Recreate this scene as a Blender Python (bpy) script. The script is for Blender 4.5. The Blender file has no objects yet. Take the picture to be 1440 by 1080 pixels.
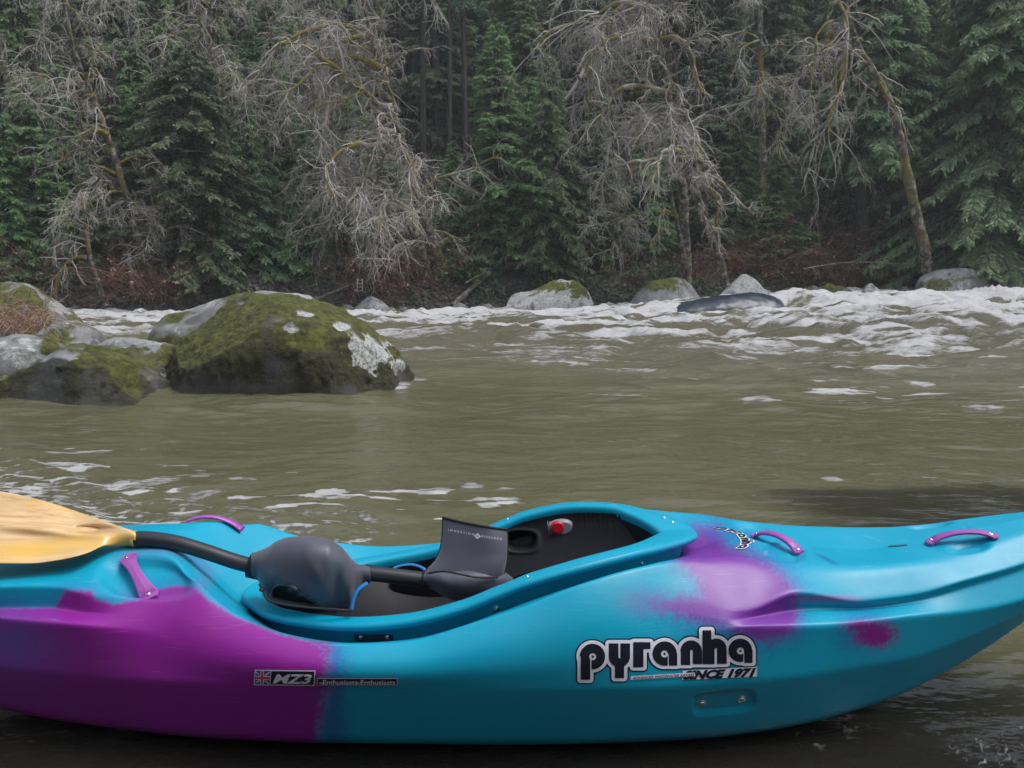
import bpy, math, random
import numpy as np
from math import *
from mathutils import Vector
from mathutils.bvhtree import BVHTree
SC = bpy.context.scene
COL = SC.collection
# ------------------------------------------------------------------ camera
PITCH = radians(7.38); F = 1080.0; CAMZ = 1.0
cam = bpy.data.cameras.new('camera'); camo = bpy.data.objects.new('camera', cam); COL.objects.link(camo)
camo.location = (0, 0, CAMZ); camo.rotation_euler = (pi/2 - PITCH, 0, 0)
cam.sensor_width = 36; cam.lens = 27.0; cam.clip_start = 0.05; cam.clip_end = 2000
SC.camera = camo
def raydir(px, py):
    u = (px-720)/F; v = (540-py)/F
    return np.array([u, cos(PITCH)+v*sin(PITCH), -sin(PITCH)+v*cos(PITCH)])
def at(px, py, Y):
    d = raydir(px, py); return np.array([0, 0, CAMZ]) + d*(Y/d[1])
def proj(P):
    P = np.asarray(P, float); y = P[..., 1]; z = P[..., 2]-CAMZ
    zc = y*cos(PITCH)-z*sin(PITCH); yc = y*sin(PITCH)+z*cos(PITCH)
    zc = np.maximum(zc, 1e-3)
    return 720+F*P[..., 0]/zc, 540-F*yc/zc
# ------------------------------------------------------------------ noise
def _hash(ix, iy, iz, seed):
    h = (ix.astype(np.int64)*374761393 + iy.astype(np.int64)*668265263 + iz.astype(np.int64)*2147483647 + seed*1274126177) & 0xffffffff
    h = ((h ^ (h >> 13))*1274126177) & 0xffffffff
    h = ((h ^ (h >> 16))*2246822519) & 0xffffffff
    return ((h ^ (h >> 15)) & 0xffffff)/float(0xffffff)
def vnoise(x, y, z=0.0, seed=0):
    x, y, z = np.broadcast_arrays(np.asarray(x, float), np.asarray(y, float), np.asarray(z, float))
    ix = np.floor(x); iy = np.floor(y); iz = np.floor(z)
    fx = x-ix; fy = y-iy; fz = z-iz
    fx = fx*fx*(3-2*fx); fy = fy*fy*(3-2*fy); fz = fz*fz*(3-2*fz)
    r = 0
    for a in (0, 1):
        wx = fx if a else 1-fx
        for b in (0, 1):
            wy = fy if b else 1-fy
            for c in (0, 1):
                wz = fz if c else 1-fz
                r = r + wx*wy*wz*_hash(ix+a, iy+b, iz+c, seed)
    return r*2-1
def fbm(x, y, z=0.0, oct=4, seed=0, gain=.5):
    s = 0; a = 1.0; t = 0; k = 1.0
    for o in range(oct):
        s = s + a*vnoise(np.asarray(x)*k, np.asarray(y)*k, np.asarray(z)*k, seed+o*17); t += a; a *= gain; k *= 2.03
    return s/t
def sst(a, b, x):
    t = np.clip((np.asarray(x, float)-a)/(b-a), 0, 1); return t*t*(3-2*t)
def pchip(xs, ys, x):
    xs = np.asarray(xs, float); ys = np.asarray(ys, float); x = np.asarray(x, float)
    h = np.diff(xs); d = np.diff(ys)/h
    m = np.zeros(len(xs))
    for i in range(1, len(xs)-1):
        if d[i-1]*d[i] > 0:
            w1 = 2*h[i]+h[i-1]; w2 = h[i]+2*h[i-1]
            m[i] = (w1+w2)/(w1/d[i-1]+w2/d[i])
    m[0] = d[0]; m[-1] = d[-1]
    k = np.clip(np.searchsorted(xs, x)-1, 0, len(xs)-2)
    xx = np.clip(x, xs[0], xs[-1]); t = (xx-xs[k])/h[k]
    return ((2*t**3-3*t**2+1)*ys[k]+(t**3-2*t**2+t)*h[k]*m[k]+(-2*t**3+3*t**2)*ys[k+1]+(t**3-t**2)*h[k]*m[k+1])
def catmull(pts, n, closed=False):
    P = np.asarray(pts, float); N = len(P)
    out = []
    segs = N if closed else N-1
    for i in range(segs):
        if closed: a, b, c, d = P[(i-1) % N], P[i], P[(i+1) % N], P[(i+2) % N]
        else: a, b, c, d = P[max(i-1, 0)], P[i], P[i+1], P[min(i+2, N-1)]
        for j in range(n):
            t = j/n
            out.append(.5*((2*b)+(-a+c)*t+(2*a-5*b+4*c-d)*t*t+(-a+3*b-3*c+d)*t**3))
    if not closed: out.append(P[-1])
    return np.array(out)
# ------------------------------------------------------------------ objects
def tag(o, label=None, cat=None, group=None, kind=None):
    if label: o['label'] = label
    if cat: o['category'] = cat
    if group: o['group'] = group
    if kind: o['kind'] = kind
    return o
def empty(name, loc, label=None, cat=None, group=None):
    o = bpy.data.objects.new(name, None); COL.objects.link(o); o.location = loc
    o.empty_display_size = .1
    return tag(o, label, cat, group)
def mesh(name, V, Fc, mat=None, parent=None, smooth=True, cols=None, loc=None):
    """V in world coordinates; origin moved to the parent or loc"""
    V = np.asarray(V, float)
    off = np.array(parent_world(parent)) if parent is not None else (np.array(loc) if loc is not None else np.zeros(3))
    me = bpy.data.meshes.new(name)
    if isinstance(Fc, np.ndarray) and Fc.ndim == 2:
        k = Fc.shape[1]; n = Fc.shape[0]
        me.vertices.add(len(V)); me.vertices.foreach_set('co', (V-off).astype(np.float32).ravel())
        me.loops.add(n*k); me.loops.foreach_set('vertex_index', Fc.astype(np.int32).ravel())
        me.polygons.add(n); me.polygons.foreach_set('loop_start', np.arange(0, n*k, k, dtype=np.int32))
        me.polygons.foreach_set('loop_total', np.full(n, k, np.int32))
        me.update(calc_edges=True)
    else:
        me.from_pydata([tuple(v) for v in (V-off)], [], [tuple(f) for f in Fc]); me.update()
    if smooth: me.polygons.foreach_set('use_smooth', np.ones(len(me.polygons), bool))
    if cols is not None:
        for cn, c in cols.items():
            c = np.asarray(c, float)
            if c.ndim == 1: c = np.stack([c, c, c], 1)
            c4 = np.ones((len(c), 4), np.float32); c4[:, :3] = c
            at_ = me.color_attributes.new(cn, 'FLOAT_COLOR', 'POINT'); at_.data.foreach_set('color', c4.ravel())
    if mat: me.materials.append(mat)
    o = bpy.data.objects.new(name, me); COL.objects.link(o)
    if parent is not None: o.parent = parent
    elif loc is not None: o.location = loc
    return o
def parent_world(p):
    w = np.zeros(3)
    while p is not None:
        w = w + np.array(p.location); p = p.parent
    return w
def grid_faces(nr, nc, close_c=False, off=0):
    r = np.arange(nr-1)[:, None]; c = np.arange(nc if close_c else nc-1)[None, :]
    c2 = (c+1) % nc
    a = r*nc+c; b = r*nc+c2; d = (r+1)*nc+c2; e = (r+1)*nc+c
    return np.stack([a, b, d, e], -1).reshape(-1, 4)+off
def tube(pts, rad, sides=10, cap=True, flat=(1, 1)):
    """one tube along pts, returns V,F(list)"""
    P = np.asarray(pts, float); n = len(P); rad = np.broadcast_to(rad, (n,))
    T = np.gradient(P, axis=0); T /= np.linalg.norm(T, axis=1)[:, None]+1e-12
    up = np.array([0, 0, 1.0]); 
    if abs(T[0][2]) > .9: up = np.array([1.0, 0, 0])
    V = []
    u = np.cross(T[0], up); u /= np.linalg.norm(u)
    for i in range(n):
        u = u-T[i]*np.dot(u, T[i]); u /= np.linalg.norm(u); w = np.cross(u, T[i])
        for k in range(sides):
            a = 2*pi*k/sides
            V.append(P[i]+rad[i]*(cos(a)*u*flat[0]+sin(a)*w*flat[1]))
    Fs = [tuple(f) for f in grid_faces(n, sides, True)]
    if cap: Fs.append(tuple(range(sides))[::-1]); Fs.append(tuple((n-1)*sides+k for k in range(sides)))
    return np.array(V), Fs
def join(parts):
    V = []; Fs = []; n = 0
    for v, f in parts:
        V.append(np.asarray(v, float)); Fs += [tuple(int(i)+n for i in ff) for ff in f]; n += len(v)
    return np.vstack(V), Fs
def box(c, s, R=None):
    v = np.array([(x, y, z) for x in (-.5, .5) for y in (-.5, .5) for z in (-.5, .5)])*np.array(s)
    if R is not None: v = v@np.array(R)
    return v+np.array(c), [(0, 1, 3, 2), (4, 6, 7, 5), (0, 4, 5, 1), (2, 3, 7, 6), (0, 2, 6, 4), (1, 5, 7, 3)]
# ------------------------------------------------------------------ materials
def newmat(name, color=(.5, .5, .5), rough=.5, metal=0, spec=.5):
    m = bpy.data.materials.new(name); m.use_nodes = True
    b = m.node_tree.nodes['Principled BSDF']
    b.inputs['Base Color'].default_value = (*color, 1); b.inputs['Roughness'].default_value = rough
    b.inputs['Metallic'].default_value = metal; b.inputs['Specular IOR Level'].default_value = spec
    return m, m.node_tree, b
def N(t, typ, **kw):
    n = t.nodes.new(typ)
    for k, v in kw.items():
        if k in n.inputs: n.inputs[k].default_value = v
        else: setattr(n, k, v)
    return n
def coords(t, scale=(1, 1, 1), which='Object'):
    c = N(t, 'ShaderNodeTexCoord'); m = N(t, 'ShaderNodeMapping'); m.inputs['Scale'].default_value = scale
    t.links.new(c.outputs[which], m.inputs['Vector']); return m.outputs['Vector']
def noise(t, scale, detail=4, rough=.55, vec=None):
    n = N(t, 'ShaderNodeTexNoise'); n.inputs['Scale'].default_value = scale; n.inputs['Detail'].default_value = detail; n.inputs['Roughness'].default_value = rough
    if vec is not None: t.links.new(vec, n.inputs['Vector'])
    return n.outputs['Fac']
def ramp(t, fac, stops):
    r = N(t, 'ShaderNodeValToRGB'); e = r.color_ramp.elements
    while len(e) < len(stops): e.new(.5)
    for i, (p, c) in enumerate(stops):
        e[i].position = p; e[i].color = (c, c, c, 1) if not hasattr(c, '__len__') else (*c, 1)
    t.links.new(fac, r.inputs['Fac']); return r.outputs['Color']
def mixc(t, fac, a, b, mode='MIX'):
    m = N(t, 'ShaderNodeMix'); m.data_type = 'RGBA'; m.blend_type = mode
    for s, i in ((fac, 0), (a, 6), (b, 7)):
        if hasattr(s, 'node'): t.links.new(s, m.inputs[i])
        elif i == 0: m.inputs[0].default_value = s
        else: m.inputs[i].default_value = (*s, 1)
    return m.outputs[2]
def mth(t, op, a, b=0.0):
    m = N(t, 'ShaderNodeMath'); m.operation = op
    for s, i in ((a, 0), (b, 1)):
        if hasattr(s, 'node'): t.links.new(s, m.inputs[i])
        else: m.inputs[i].default_value = s
    return m.outputs[0]
def bump(t, b, h, strength=.3, dist=.01):
    n = N(t, 'ShaderNodeBump'); n.inputs['Strength'].default_value = strength; n.inputs['Distance'].default_value = dist
    t.links.new(h, n.inputs['Height']); t.links.new(n.outputs['Normal'], b.inputs['Normal'])
def attr(t, name):
    a = N(t, 'ShaderNodeAttribute'); a.attribute_name = name; return a
# ------------------------------------------------------------------ light: overcast day
W = bpy.data.worlds.new('World'); SC.world = W; W.use_nodes = True
wt = W.node_tree; bg = wt.nodes['Background']
SUN_EL = radians(66); SUN_ROT = radians(105)
sky = N(wt, 'ShaderNodeTexSky'); sky.sky_type = 'NISHITA'; sky.sun_disc = False
sky.sun_elevation = SUN_EL; sky.sun_rotation = SUN_ROT; sky.air_density = 1.0; sky.dust_density = 3.0; sky.altitude = 100
hs = N(wt, 'ShaderNodeHueSaturation'); hs.inputs['Saturation'].default_value = .6
wt.links.new(sky.outputs[0], hs.inputs['Color']); wt.links.new(hs.outputs[0], bg.inputs['Color'])
bg.inputs['Strength'].default_value = .15
sl = bpy.data.lights.new('sun', 'SUN'); sl.energy = 1.3; sl.angle = radians(25); sl.color = (1, .97, .93)
so = bpy.data.objects.new('sun', sl); COL.objects.link(so); so.location = (0, -5, 20)
sd = Vector((sin(SUN_ROT)*cos(SUN_EL), cos(SUN_ROT)*cos(SUN_EL), sin(SUN_EL)))
so.rotation_euler = sd.to_track_quat('Z', 'Y').to_euler()
vs = SC.view_settings; vs.view_transform = 'Standard'; vs.look = 'None'; vs.exposure = 0.72; vs.gamma = 1
SC.render.film_transparent = False
SC.cycles.max_bounces = 6; SC.cycles.volume_bounces = 2
# ================================================================== KAYAK
AX = 1.78
def feat(tab):
    out = []
    for px, py, o in tab:
        p = at(px, py, AX-o); out.append((p[0], o, p[2]))
    return out
f1 = [(-1.5, .02, .27), (-1.4, .10, .14), (-1.27, .145, .08)] + feat([(0, 1008, .17), (156, 1037, .20), (272, 1052, .23), (480, 1061, .25), (700, 1063, .25), (960, 1056, .23), (1104, 1037, .20), (1260, 990, .15), (1321, 957, .13), (1375, 925, .115), (1440, 878, .10)]) + [(1.35, .065, .34), (1.5, .01, .46)]
f2 = [(-1.5, .025, .275), (-1.38, .15, .22)] + feat([(0, 938, .24), (156, 953, .275), (300, 962, .30), (500, 969, .325), (700, 971, .33), (860, 969, .325), (1000, 962, .30), (1120, 953, .27), (1177, 943, .25), (1285, 925, .21), (1321, 912, .195), (1440, 860, .15)]) + [(1.35, .085, .37), (1.5, .012, .47)]
f3 = [(-1.5, .025, .28), (-1.4, .14, .275)] + feat([(0, 868, .25), (187, 880, .295), (1017, 880, .3), (1104, 880, .278), (1195, 876, .253), (1271, 867, .228), (1357, 860, .195), (1440, 843, .165)]) + [(1.35, .09, .40), (1.5, .013, .48)]
f4 = [(-1.5, .022, .285), (-1.4, .12, .285)] + feat([(0, 856, .205), (78, 856, .217), (187, 877, .285), (1017, 877, .295), (1060, 868, .262), (1122, 857, .222), (1220, 855, .196), (1285, 846, .180), (1357, 826, .158), (1440, 801, .128)]) + [(1.35, .08, .43), (1.5, .012, .485)]
f5 = [(-1.5, .02, .29), (-1.4, .11, .30)] + feat([(0, 823, .205), (78, 823, .213), (150, 850, .262), (187, 870, .28), (1017, 868, .285), (1060, 857, .262), (1120, 833, .236), (1213, 845, .212), (1285, 836, .190), (1357, 816, .166), (1440, 792, .132)]) + [(1.35, .07, .44), (1.5, .01, .49)]
f6 = [(-1.5, .015, .29), (-1.35, .06, .32)] + feat([(0, 802, .10), (100, 782, .09), (156, 773, .09), (233, 777, .12), (272, 812, .20), (331, 862, .25), (389, 889, .28), (467, 905, .295), (571, 902, .30), (663, 876, .295), (748, 849, .285), (810, 823, .275), (893, 798, .235), (954, 785, .19), (1020, 782, .17), (1115, 795, .16), (1213, 797, .15), (1321, 787, .12), (1357, 775, .10), (1440, 750, .07)]) + [(1.35, .03, .465), (1.5, .005, .495)]
# cockpit lip (outer edge), near half: X, off, z
lipn = [(-.646, 0, .268), (-.636, .045, .268), (-.603, .09, .268), (-.53, .15, .267), (-.369, .213, .276), (-.224, .238, .296), (-.112, .247, .328), (-.03, .25, .362), (.041, .25, .390), (.149, .235, .416), (.264, .19, .428), (.352, .13, .426), (.415, .065, .42), (.441, 0, .412)]
lipc = lipn+[(x, -o, z) for x, o, z in lipn[-2:0:-1]]
LIP = catmull(lipc, 12, True)               # (X, off, z)
def lipring(inset, dz):
    T = np.roll(LIP, -1, 0)-np.roll(LIP, 1, 0); T = T[:, :2]; T /= np.linalg.norm(T, axis=1)[:, None]
    nrm = np.stack([-T[:, 1], T[:, 0]], 1)   # inward for this orientation
    R = LIP.copy(); 
    s = 1 if nrm[6*12, 1] < 0 else -1
    R[:, :2] += s*nrm*inset; R[:, 2] += dz
    return R
FOOT = lipring(.034, -.055)
half = FOOT[:13*12+1]; half = half[np.argsort(half[:, 0])]
XR, XF = half[0, 0], half[-1, 0]
def foot_off(x): return np.where((x > XR) & (x < XF), np.interp(x, half[:, 0], np.maximum(half[:, 1], 0)), 0)
def foot_z(x): return np.interp(x, half[:, 0], half[:, 2])
dz_tab = np.array([(-1.5, .293), (-1.35, .335), (-1.166, .372), (-.916, .408), (-.80, .395), (-.72, .31), (XR, .213), (XF, foot_z(np.array([XF]))[0]), (.46, .374), (.53, .395), (.62, .395), (.72, .375), (.83, .367), (.96, .39), (1.1, .418), (1.3, .462), (1.5, .497)])
Xs = np.unique(np.concatenate([np.linspace(-1.5, 1.5, 601), np.linspace(XR-.004, XR+.03, 14), np.linspace(XF-.03, XF+.004, 14)]))
XU = np.linspace(-1.5, 1.5, 601)
def samp(tab):
    a = np.array(tab); a = a[np.argsort(a[:, 0])]
    return np.stack([pchip(a[:, 0], a[:, 1], XU), pchip(a[:, 0], a[:, 2], XU)], 1)
S1, S2, S3, S4, S5, S6 = map(samp, (f1, f2, f3, f4, f5, f6))
def gs(a, k):
    for _ in range(k):
        b = a.copy(); b[1:-1] = .25*a[:-2]+.5*a[1:-1]+.25*a[2:]; a = b
    return a
S1, S2, S6 = gs(S1, 60), gs(S2, 60), gs(S6, 40); S3 = gs(S3, 14); S4 = gs(S4, 14); S5 = gs(S5, 14)
S1, S2, S3, S4, S5, S6 = [np.stack([pchip(XU, S[:, 0], Xs), pchip(XU, S[:, 1], Xs)], 1) for S in (S1, S2, S3, S4, S5, S6)]
S0 = np.stack([np.zeros(len(Xs)), np.maximum(S1[:, 1]-.012, -.02)], 1)
S7 = np.stack([foot_off(Xs), np.where((Xs > XR) & (Xs < XF), foot_z(Xs), pchip(dz_tab[:, 0], dz_tab[:, 1], Xs))], 1)
# smooth side between the two groove regions
wmid = sst(-.93, -.64, Xs)*(1-sst(.22, .52, Xs))
d = S6-S2; nn = np.stack([d[:, 1], -d[:, 0]], 1); nn /= np.linalg.norm(nn, axis=1)[:, None]
for S, t in ((S3, .32), (S4, .6), (S5, .82)):
    m = S2+d*t+nn*(.03*sin(pi*t**.9))
    S[:] = S*(1-wmid[:, None])+m*wmid[:, None]
feats = [S0, S1, S2, S3, S4, S5, S6, S7]
cnt = [10, 26, 18, 12, 12, 14, 30]
cols_ = []; keep = []
for i, c in enumerate(cnt):
    for j in range(c):
        t = j/c; cols_.append(feats[i]*(1-t)+feats[i+1]*t)
cols_.append(S7)
H = np.stack(cols_, 1)                       # station, v, (off,z)
nv = H.shape[1]
fi = np.cumsum([0]+cnt)
incock = ((Xs > XR) & (Xs < XF))[:, None]
def vsmooth(H, wv, k):
    for _ in range(k):
        P = np.concatenate([H[:, 1:2]*np.array([-1, 1]), H, H[:, -2:-1]*np.array([-1, 1])], 1)
        S = .25*P[:, :-2]+.5*P[:, 1:-1]+.25*P[:, 2:]
        w = np.broadcast_to(wv[None, :], H.shape[:2]).copy()
        w[:, -1] *= np.where(incock[:, 0], 0, 1)
        H = H*(1-w[..., None])+S*w[..., None]
        H[:, 0, 0] = 0
        H[~incock[:, 0], -1, 0] = 0
    return H
va = np.arange(nv)
H = vsmooth(H, np.ones(nv), 2)
H = vsmooth(H, np.exp(-((va-fi[1])/9.)**2), 30)
wmask = np.exp(-((va-fi[6])/8.)**2)
H = vsmooth(H, wmask*.8, 14)
# smooth the side bulge in the middle only
Hm = vsmooth(H, sst(fi[2]+2, fi[2]+8, va)*(1-sst(fi[6]-6, fi[6]-1, va)), 60)
H = H*(1-wmid[:, None, None])+Hm*wmid[:, None, None]
ns = len(Xs)
def side_pts(sgn):
    P = np.zeros((ns, nv, 3)); P[..., 0] = Xs[:, None]; P[..., 1] = AX+sgn*H[..., 0]; P[..., 2] = H[..., 1]; return P
NP_ = side_pts(-1)
def gnormals(P):
    a = np.gradient(P, axis=0); b = np.gradient(P, axis=1); n = np.cross(a, b)
    return n/(np.linalg.norm(n, axis=2)[..., None]+1e-12)
Nn = gnormals(NP_)
if Nn[300, fi[2]+8, 1] > 0: Nn = -Nn
PX, PY = proj(NP_)
def sup(cx, cy, rx, ry, ang=0, e=2.):
    c, s = cos(radians(ang)), sin(radians(ang)); u = ((PX-cx)*c+(PY-cy)*s)/rx; w = (-(PX-cx)*s+(PY-cy)*c)/ry
    return (np.abs(u)**e+np.abs(w)**e)**(1/e)
disp = np.zeros((ns, nv))
disp -= .020*(1-sst(.62, 1.0, sup(205, 812, 74, 33, 6, 2.4)))
disp -= .014*(1-sst(.55, 1.0, sup(1095, 772, 42, 17, 14, 2.3)))
disp -= .012*(1-sst(.45, 1.0, sup(1362, 769, 36, 10, -8, 2.3)))
disp -= .006*(1-sst(.86, 1.0, sup(1018, 988, 46, 14.5, -6, 5)))
# raised ridge line running along the seam, shallow channel on the stern deck
Hs = NP_ + Nn*disp[..., None]
M_ = Hs.copy(); M_[..., 1] = 2*AX-M_[..., 1]
ok = np.ones((ns-1, nv-1), bool)
nearF = grid_faces(ns, nv); farF = grid_faces(ns, nv, off=ns*nv)[:, ::-1]
Vh = np.vstack([Hs.reshape(-1, 3), M_.reshape(-1, 3)])
# weld the halves along the keel and deck centre lines
remap = np.arange(len(Vh)); idx = np.arange(ns*nv).reshape(ns, nv)
remap[ns*nv+idx[:, 0]] = idx[:, 0]
oc = ~((Xs > XR) & (Xs < XF)); remap[ns*nv+idx[oc, -1]] = idx[oc, -1]
Fh = np.vstack([nearF, farF]); Fh = remap[Fh]
# ---- paint: sprayed plastic colours that belong to the boat
def poly_sdf(px, py, poly):
    P = np.asarray(poly, float); Q = np.roll(P, -1, 0); dmin = np.full(px.shape, 1e9); ins = np.zeros(px.shape, bool)
    for (x1, y1), (x2, y2) in zip(P, Q):
        ex, ey = x2-x1, y2-y1; wx, wy = px-x1, py-y1
        t = np.clip((wx*ex+wy*ey)/(ex*ex+ey*ey+1e-9), 0, 1)
        dmin = np.minimum(dmin, (wx-ex*t)**2+(wy-ey*t)**2)
        c = ((y1 <= py) & (y2 > py)) | ((y2 <= py) & (y1 > py))
        xi = x1+(py-y1)/(y2-y1+1e-12)*ex
        ins ^= c & (px < xi)
    dd = np.sqrt(dmin); return np.where(ins, -dd, dd)
TEAL = np.array([.0, .295, .445]); PURP = np.array([.225, .012, .245]); BLUE = np.array([.012, .09, .34]); PINK = np.array([.36, .07, .36])
def paint(px, py, P):
    sp = vnoise(P[..., 0]*330, P[..., 1]*330, P[..., 2]*330, 3)*1.9
    n1 = fbm(P[..., 0]*9, P[..., 1]*9, P[..., 2]*9, 3, 5)*10
    c = np.broadcast_to(TEAL, px.shape+(3,)).copy()
    def lay(col, m):
        nonlocal c
        c = c*(1-m[..., None])+col*m[..., None]
    L = [(-60, 856), (0, 856), (78, 854), (93, 831), (128, 831), (134, 843), (160, 850), (187, 845), (200, 842), (218, 831), (249, 825), (272, 827), (296, 847), (331, 868), (389, 891), (459, 908), (459, 967), (447, 1010), (436, 1080), (-60, 1080)]
    sd = poly_sdf(px, py, L)
    edge = sst(455, 500, px)
    lay(BLUE, (1-sst(-2, 34, np.abs(px-470)+n1+sp*5))*sst(900, 914, py)*.75)
    lay(BLUE, (1-sst(0, 26, sd+n1*.4+sp*3))*sst(350, 300, px)*.35)
    ee = sst(425, 462, px); lay(PURP, (1-sst(-3, 5, (sd+n1*.15+sp*(.8+5.5*ee))/(1+2.2*ee))))
    # mauve mist round the dish
    e = ((px-215)/78.)**2+((py-808)/34.)**2
    lay(PURP*.8+TEAL*.3, np.exp(-((e-1)/.35)**2)*.38*sst(150, 190, px)*np.clip(.8+.5*sp*.5, 0, 1))
    lay(BLUE, (1-sst(0, 130, px+n1*3))*np.exp(-((py-905)/45.)**2)*.55)
    R = [(950, 785), (958, 762), (975, 742), (1008, 740), (1023, 768), (1048, 775), (1080, 789), (1107, 815), (1122, 834), (1124, 870), (1117, 890), (1084, 903), (1048, 898), (1023, 885), (965, 870), (930, 858), (915, 848), (983, 836), (976, 811)]
    sr = poly_sdf(px, py, R)
    lay(BLUE, (1-sst(0, 34, sr+n1+sp*6))*.42)
    lay(np.array([.15, .028, .28]), 1-sst(-13, 13, sr+n1*.35+sp*4.5))
    lay(PURP*.6+TEAL*.4, (1-sst(0, 60, np.hypot(px-905, (py-845)*1.7)+n1+sp*9))*.5)
    lay(PINK*.9, (1-sst(0, 1, (((px-1165)/62.)**2+((py-842)/7.5)**2)+sp*.2))*.6)
    lay(BLUE, (1-sst(14, 62, np.hypot(px-1215, (py-888)*1.35)+n1+sp*5))*.55)
    lay(PURP*.95, (1-sst(14, 34, np.hypot((px-1232)*.8, (py-893)*1.25)+n1*.5+sp*4)))
    lay(PURP*.8, (1-sst(4, 16, np.hypot((px-1205)*.55, (py-880)*1.5)+n1*.3+sp*3))*.8)
    lay(BLUE, (1-sst(0, 1, ((px-1162)/22.)**2+((py-786+(1162-px)*.5)/4.)**2))*.7)
    lay(np.array([.02, .02, .22]), np.exp(-(((px-1010)/85.)**2+((py-1054)/20.)**2))*.95)
    lay(BLUE, np.exp(-(((px-1020)/42.)**2+((py-752)/9.)**2))*.55)
    return c
qx, qy = proj(Vh); colr = paint(qx, qy, Vh)
nh = ns*nv
Nall = np.vstack([Nn.reshape(-1, 3), (Nn*np.array([1, -1, 1])).reshape(-1, 3)])
facing = ((np.array([0, 0, CAMZ])-Vh)*Nall).sum(1) > 0
colr[nh:] = np.where(facing[nh:, None], colr[nh:], colr[:nh])
m, t, b = newmat('kayak_plastic', rough=.36, spec=.38)
a = attr(t, 'paint')
v = coords(t)
sc = coords(t, (2, 2, 190))
scr = ramp(t, noise(t, 6, 2, .5, sc), [(.66, 0.0), (.72, 1.0)])
cc = mixc(t, mth(t, 'MULTIPLY', scr, .16), a.outputs['Color'], (.5, .55, .6))
grime = ramp(t, noise(t, 5, 6, .65, v), [(.45, 0.0), (.8, 1.0)])
cc = mixc(t, mth(t, 'MULTIPLY', grime, .05), cc, (.10, .10, .09))
t.links.new(cc, b.inputs['Base Color'])
t.links.new(mth(t, 'ADD', mth(t, 'MULTIPLY', grime, .14), .37), b.inputs['Roughness'])
bump(t, b, noise(t, 260, 2, .6, v), .10, .002)
MK = m
kay = empty('kayak', (0, AX, 0), 'turquoise whitewater kayak with purple sprayed patches, beached at the water edge in the foreground', 'kayak')
hull = mesh('hull', Vh, Fh, MK, kay, cols={'paint': colr})
bvh = BVHTree.FromPolygons([tuple(v) for v in Vh], [tuple(int(i) for i in f) for f in Fh])
def hit(px, py, off=0.0):
    d = Vector(raydir(px, py)).normalized()
    loc, n, i, dist = bvh.ray_cast(Vector((0, 0, CAMZ)), d)
    if loc is None: return None, None
    if n.dot(d) > 0: n = -n
    return np.array(loc+n*off), np.array(n)
# ---- cockpit rim
prof = [(.036, -.058), (.034, -.03), (.030, -.016), (.008, -.017), (.001, -.013), (-.002, -.006), (.001, 0.0), (.006, .002), (.026, .0035), (.038, .002), (.043, -.002), (.045, -.008), (.045, -.014), (.044, -.022)]
prof = catmull(prof, 3)
rings = [lipring(a_, b_) for a_, b_ in prof]
wid = sst(.25, .44, LIP[:, 0])
for k, r in enumerate(rings):                # broader lip at the front of the cockpit
    if prof[k][0] > .02 and k > 14: r[:, 0] -= wid*.045*sst(.02, .044, prof[k][0])
R = np.stack(rings, 0); R[..., 1] = AX-R[..., 1]
nL = len(LIP)
mesh('cockpit_rim', R.reshape(-1, 3), grid_faces(len(rings), nL, True), MK, kay, cols={'paint': np.broadcast_to(TEAL, (len(rings)*nL, 3))})
RVv = R.reshape(-1, 3); RFf = grid_faces(len(rings), nL, True)+len(Vh)
bvh = BVHTree.FromPolygons([tuple(v) for v in np.vstack([Vh, RVv])], [tuple(int(i) for i in f) for f in np.vstack([Fh, RFf])])
# ---- dark liner tub inside
m, t, b = newmat('black_plastic', (.0035, .004, .006), .5, spec=.3)
bump(t, b, noise(t, 120, 3, .6, coords(t)), .15, .002); MB_ = m
base = rings[-1].copy(); tub = []
for inset, z, k in [(0, 0, 0), (0, -.03, 0), (0, -.07, 0), (-.01, -.12, .3), (.02, -.2, .8), (.09, -.3, 1), (.16, -.31, 1)]:
    r = base.copy(); cx = -.1
    s = 1-inset/.25
    r[:, 0] = cx+(base[:, 0]-cx)*s; r[:, 1] = base[:, 1]*s
    zz = base[:, 2]+z; r[:, 2] = zz*(1-k)+k*max(.05, .36+z)
    tub.append(r)
Tb = np.stack(tub, 0); Tb[..., 1] = AX-Tb[..., 1]
Tv = Tb.reshape(-1, 3); cen = len(Tv); Tv = np.vstack([Tv, [(-.1, AX, .05)]])
Tf = [tuple(f) for f in grid_faces(len(tub), nL, True)]+[((len(tub)-1)*nL+i, (len(tub)-1)*nL+(i+1) % nL, cen) for i in range(nL)]
mesh('cockpit_liner', Tv, Tf, MB_, kay)
# ---- seat: moulded bucket
sv = []; su = np.linspace(-1, 1, 15); sw = np.linspace(0, 1, 16)
for w_ in sw:
    for u_ in su:
        x = -.42+w_*.34; z = .13+.05*u_*u_+.09*(1-w_)**3+.03*w_**2
        sv.append((x, AX+u_*.17, z))
nS = len(sv); sv += [(x, y, z-.012) for x, y, z in sv]
sf = [tuple(f) for f in grid_faces(16, 15)]+[tuple(f)[::-1] for f in grid_faces(16, 15, off=nS)]
mesh('seat', sv, sf, MB_, kay)
hp = []
for s in (-1, 1):
    V_, F_ = box((-.22, AX+s*.165, .19), (.2, .03, .10)); hp.append((V_, F_))
for V_, F_ in hp: 
    o = mesh('hip_pad', V_, F_, MB_, kay); bv = o.modifiers.new('b', 'BEVEL'); bv.width = .012; bv.segments = 3
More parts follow.
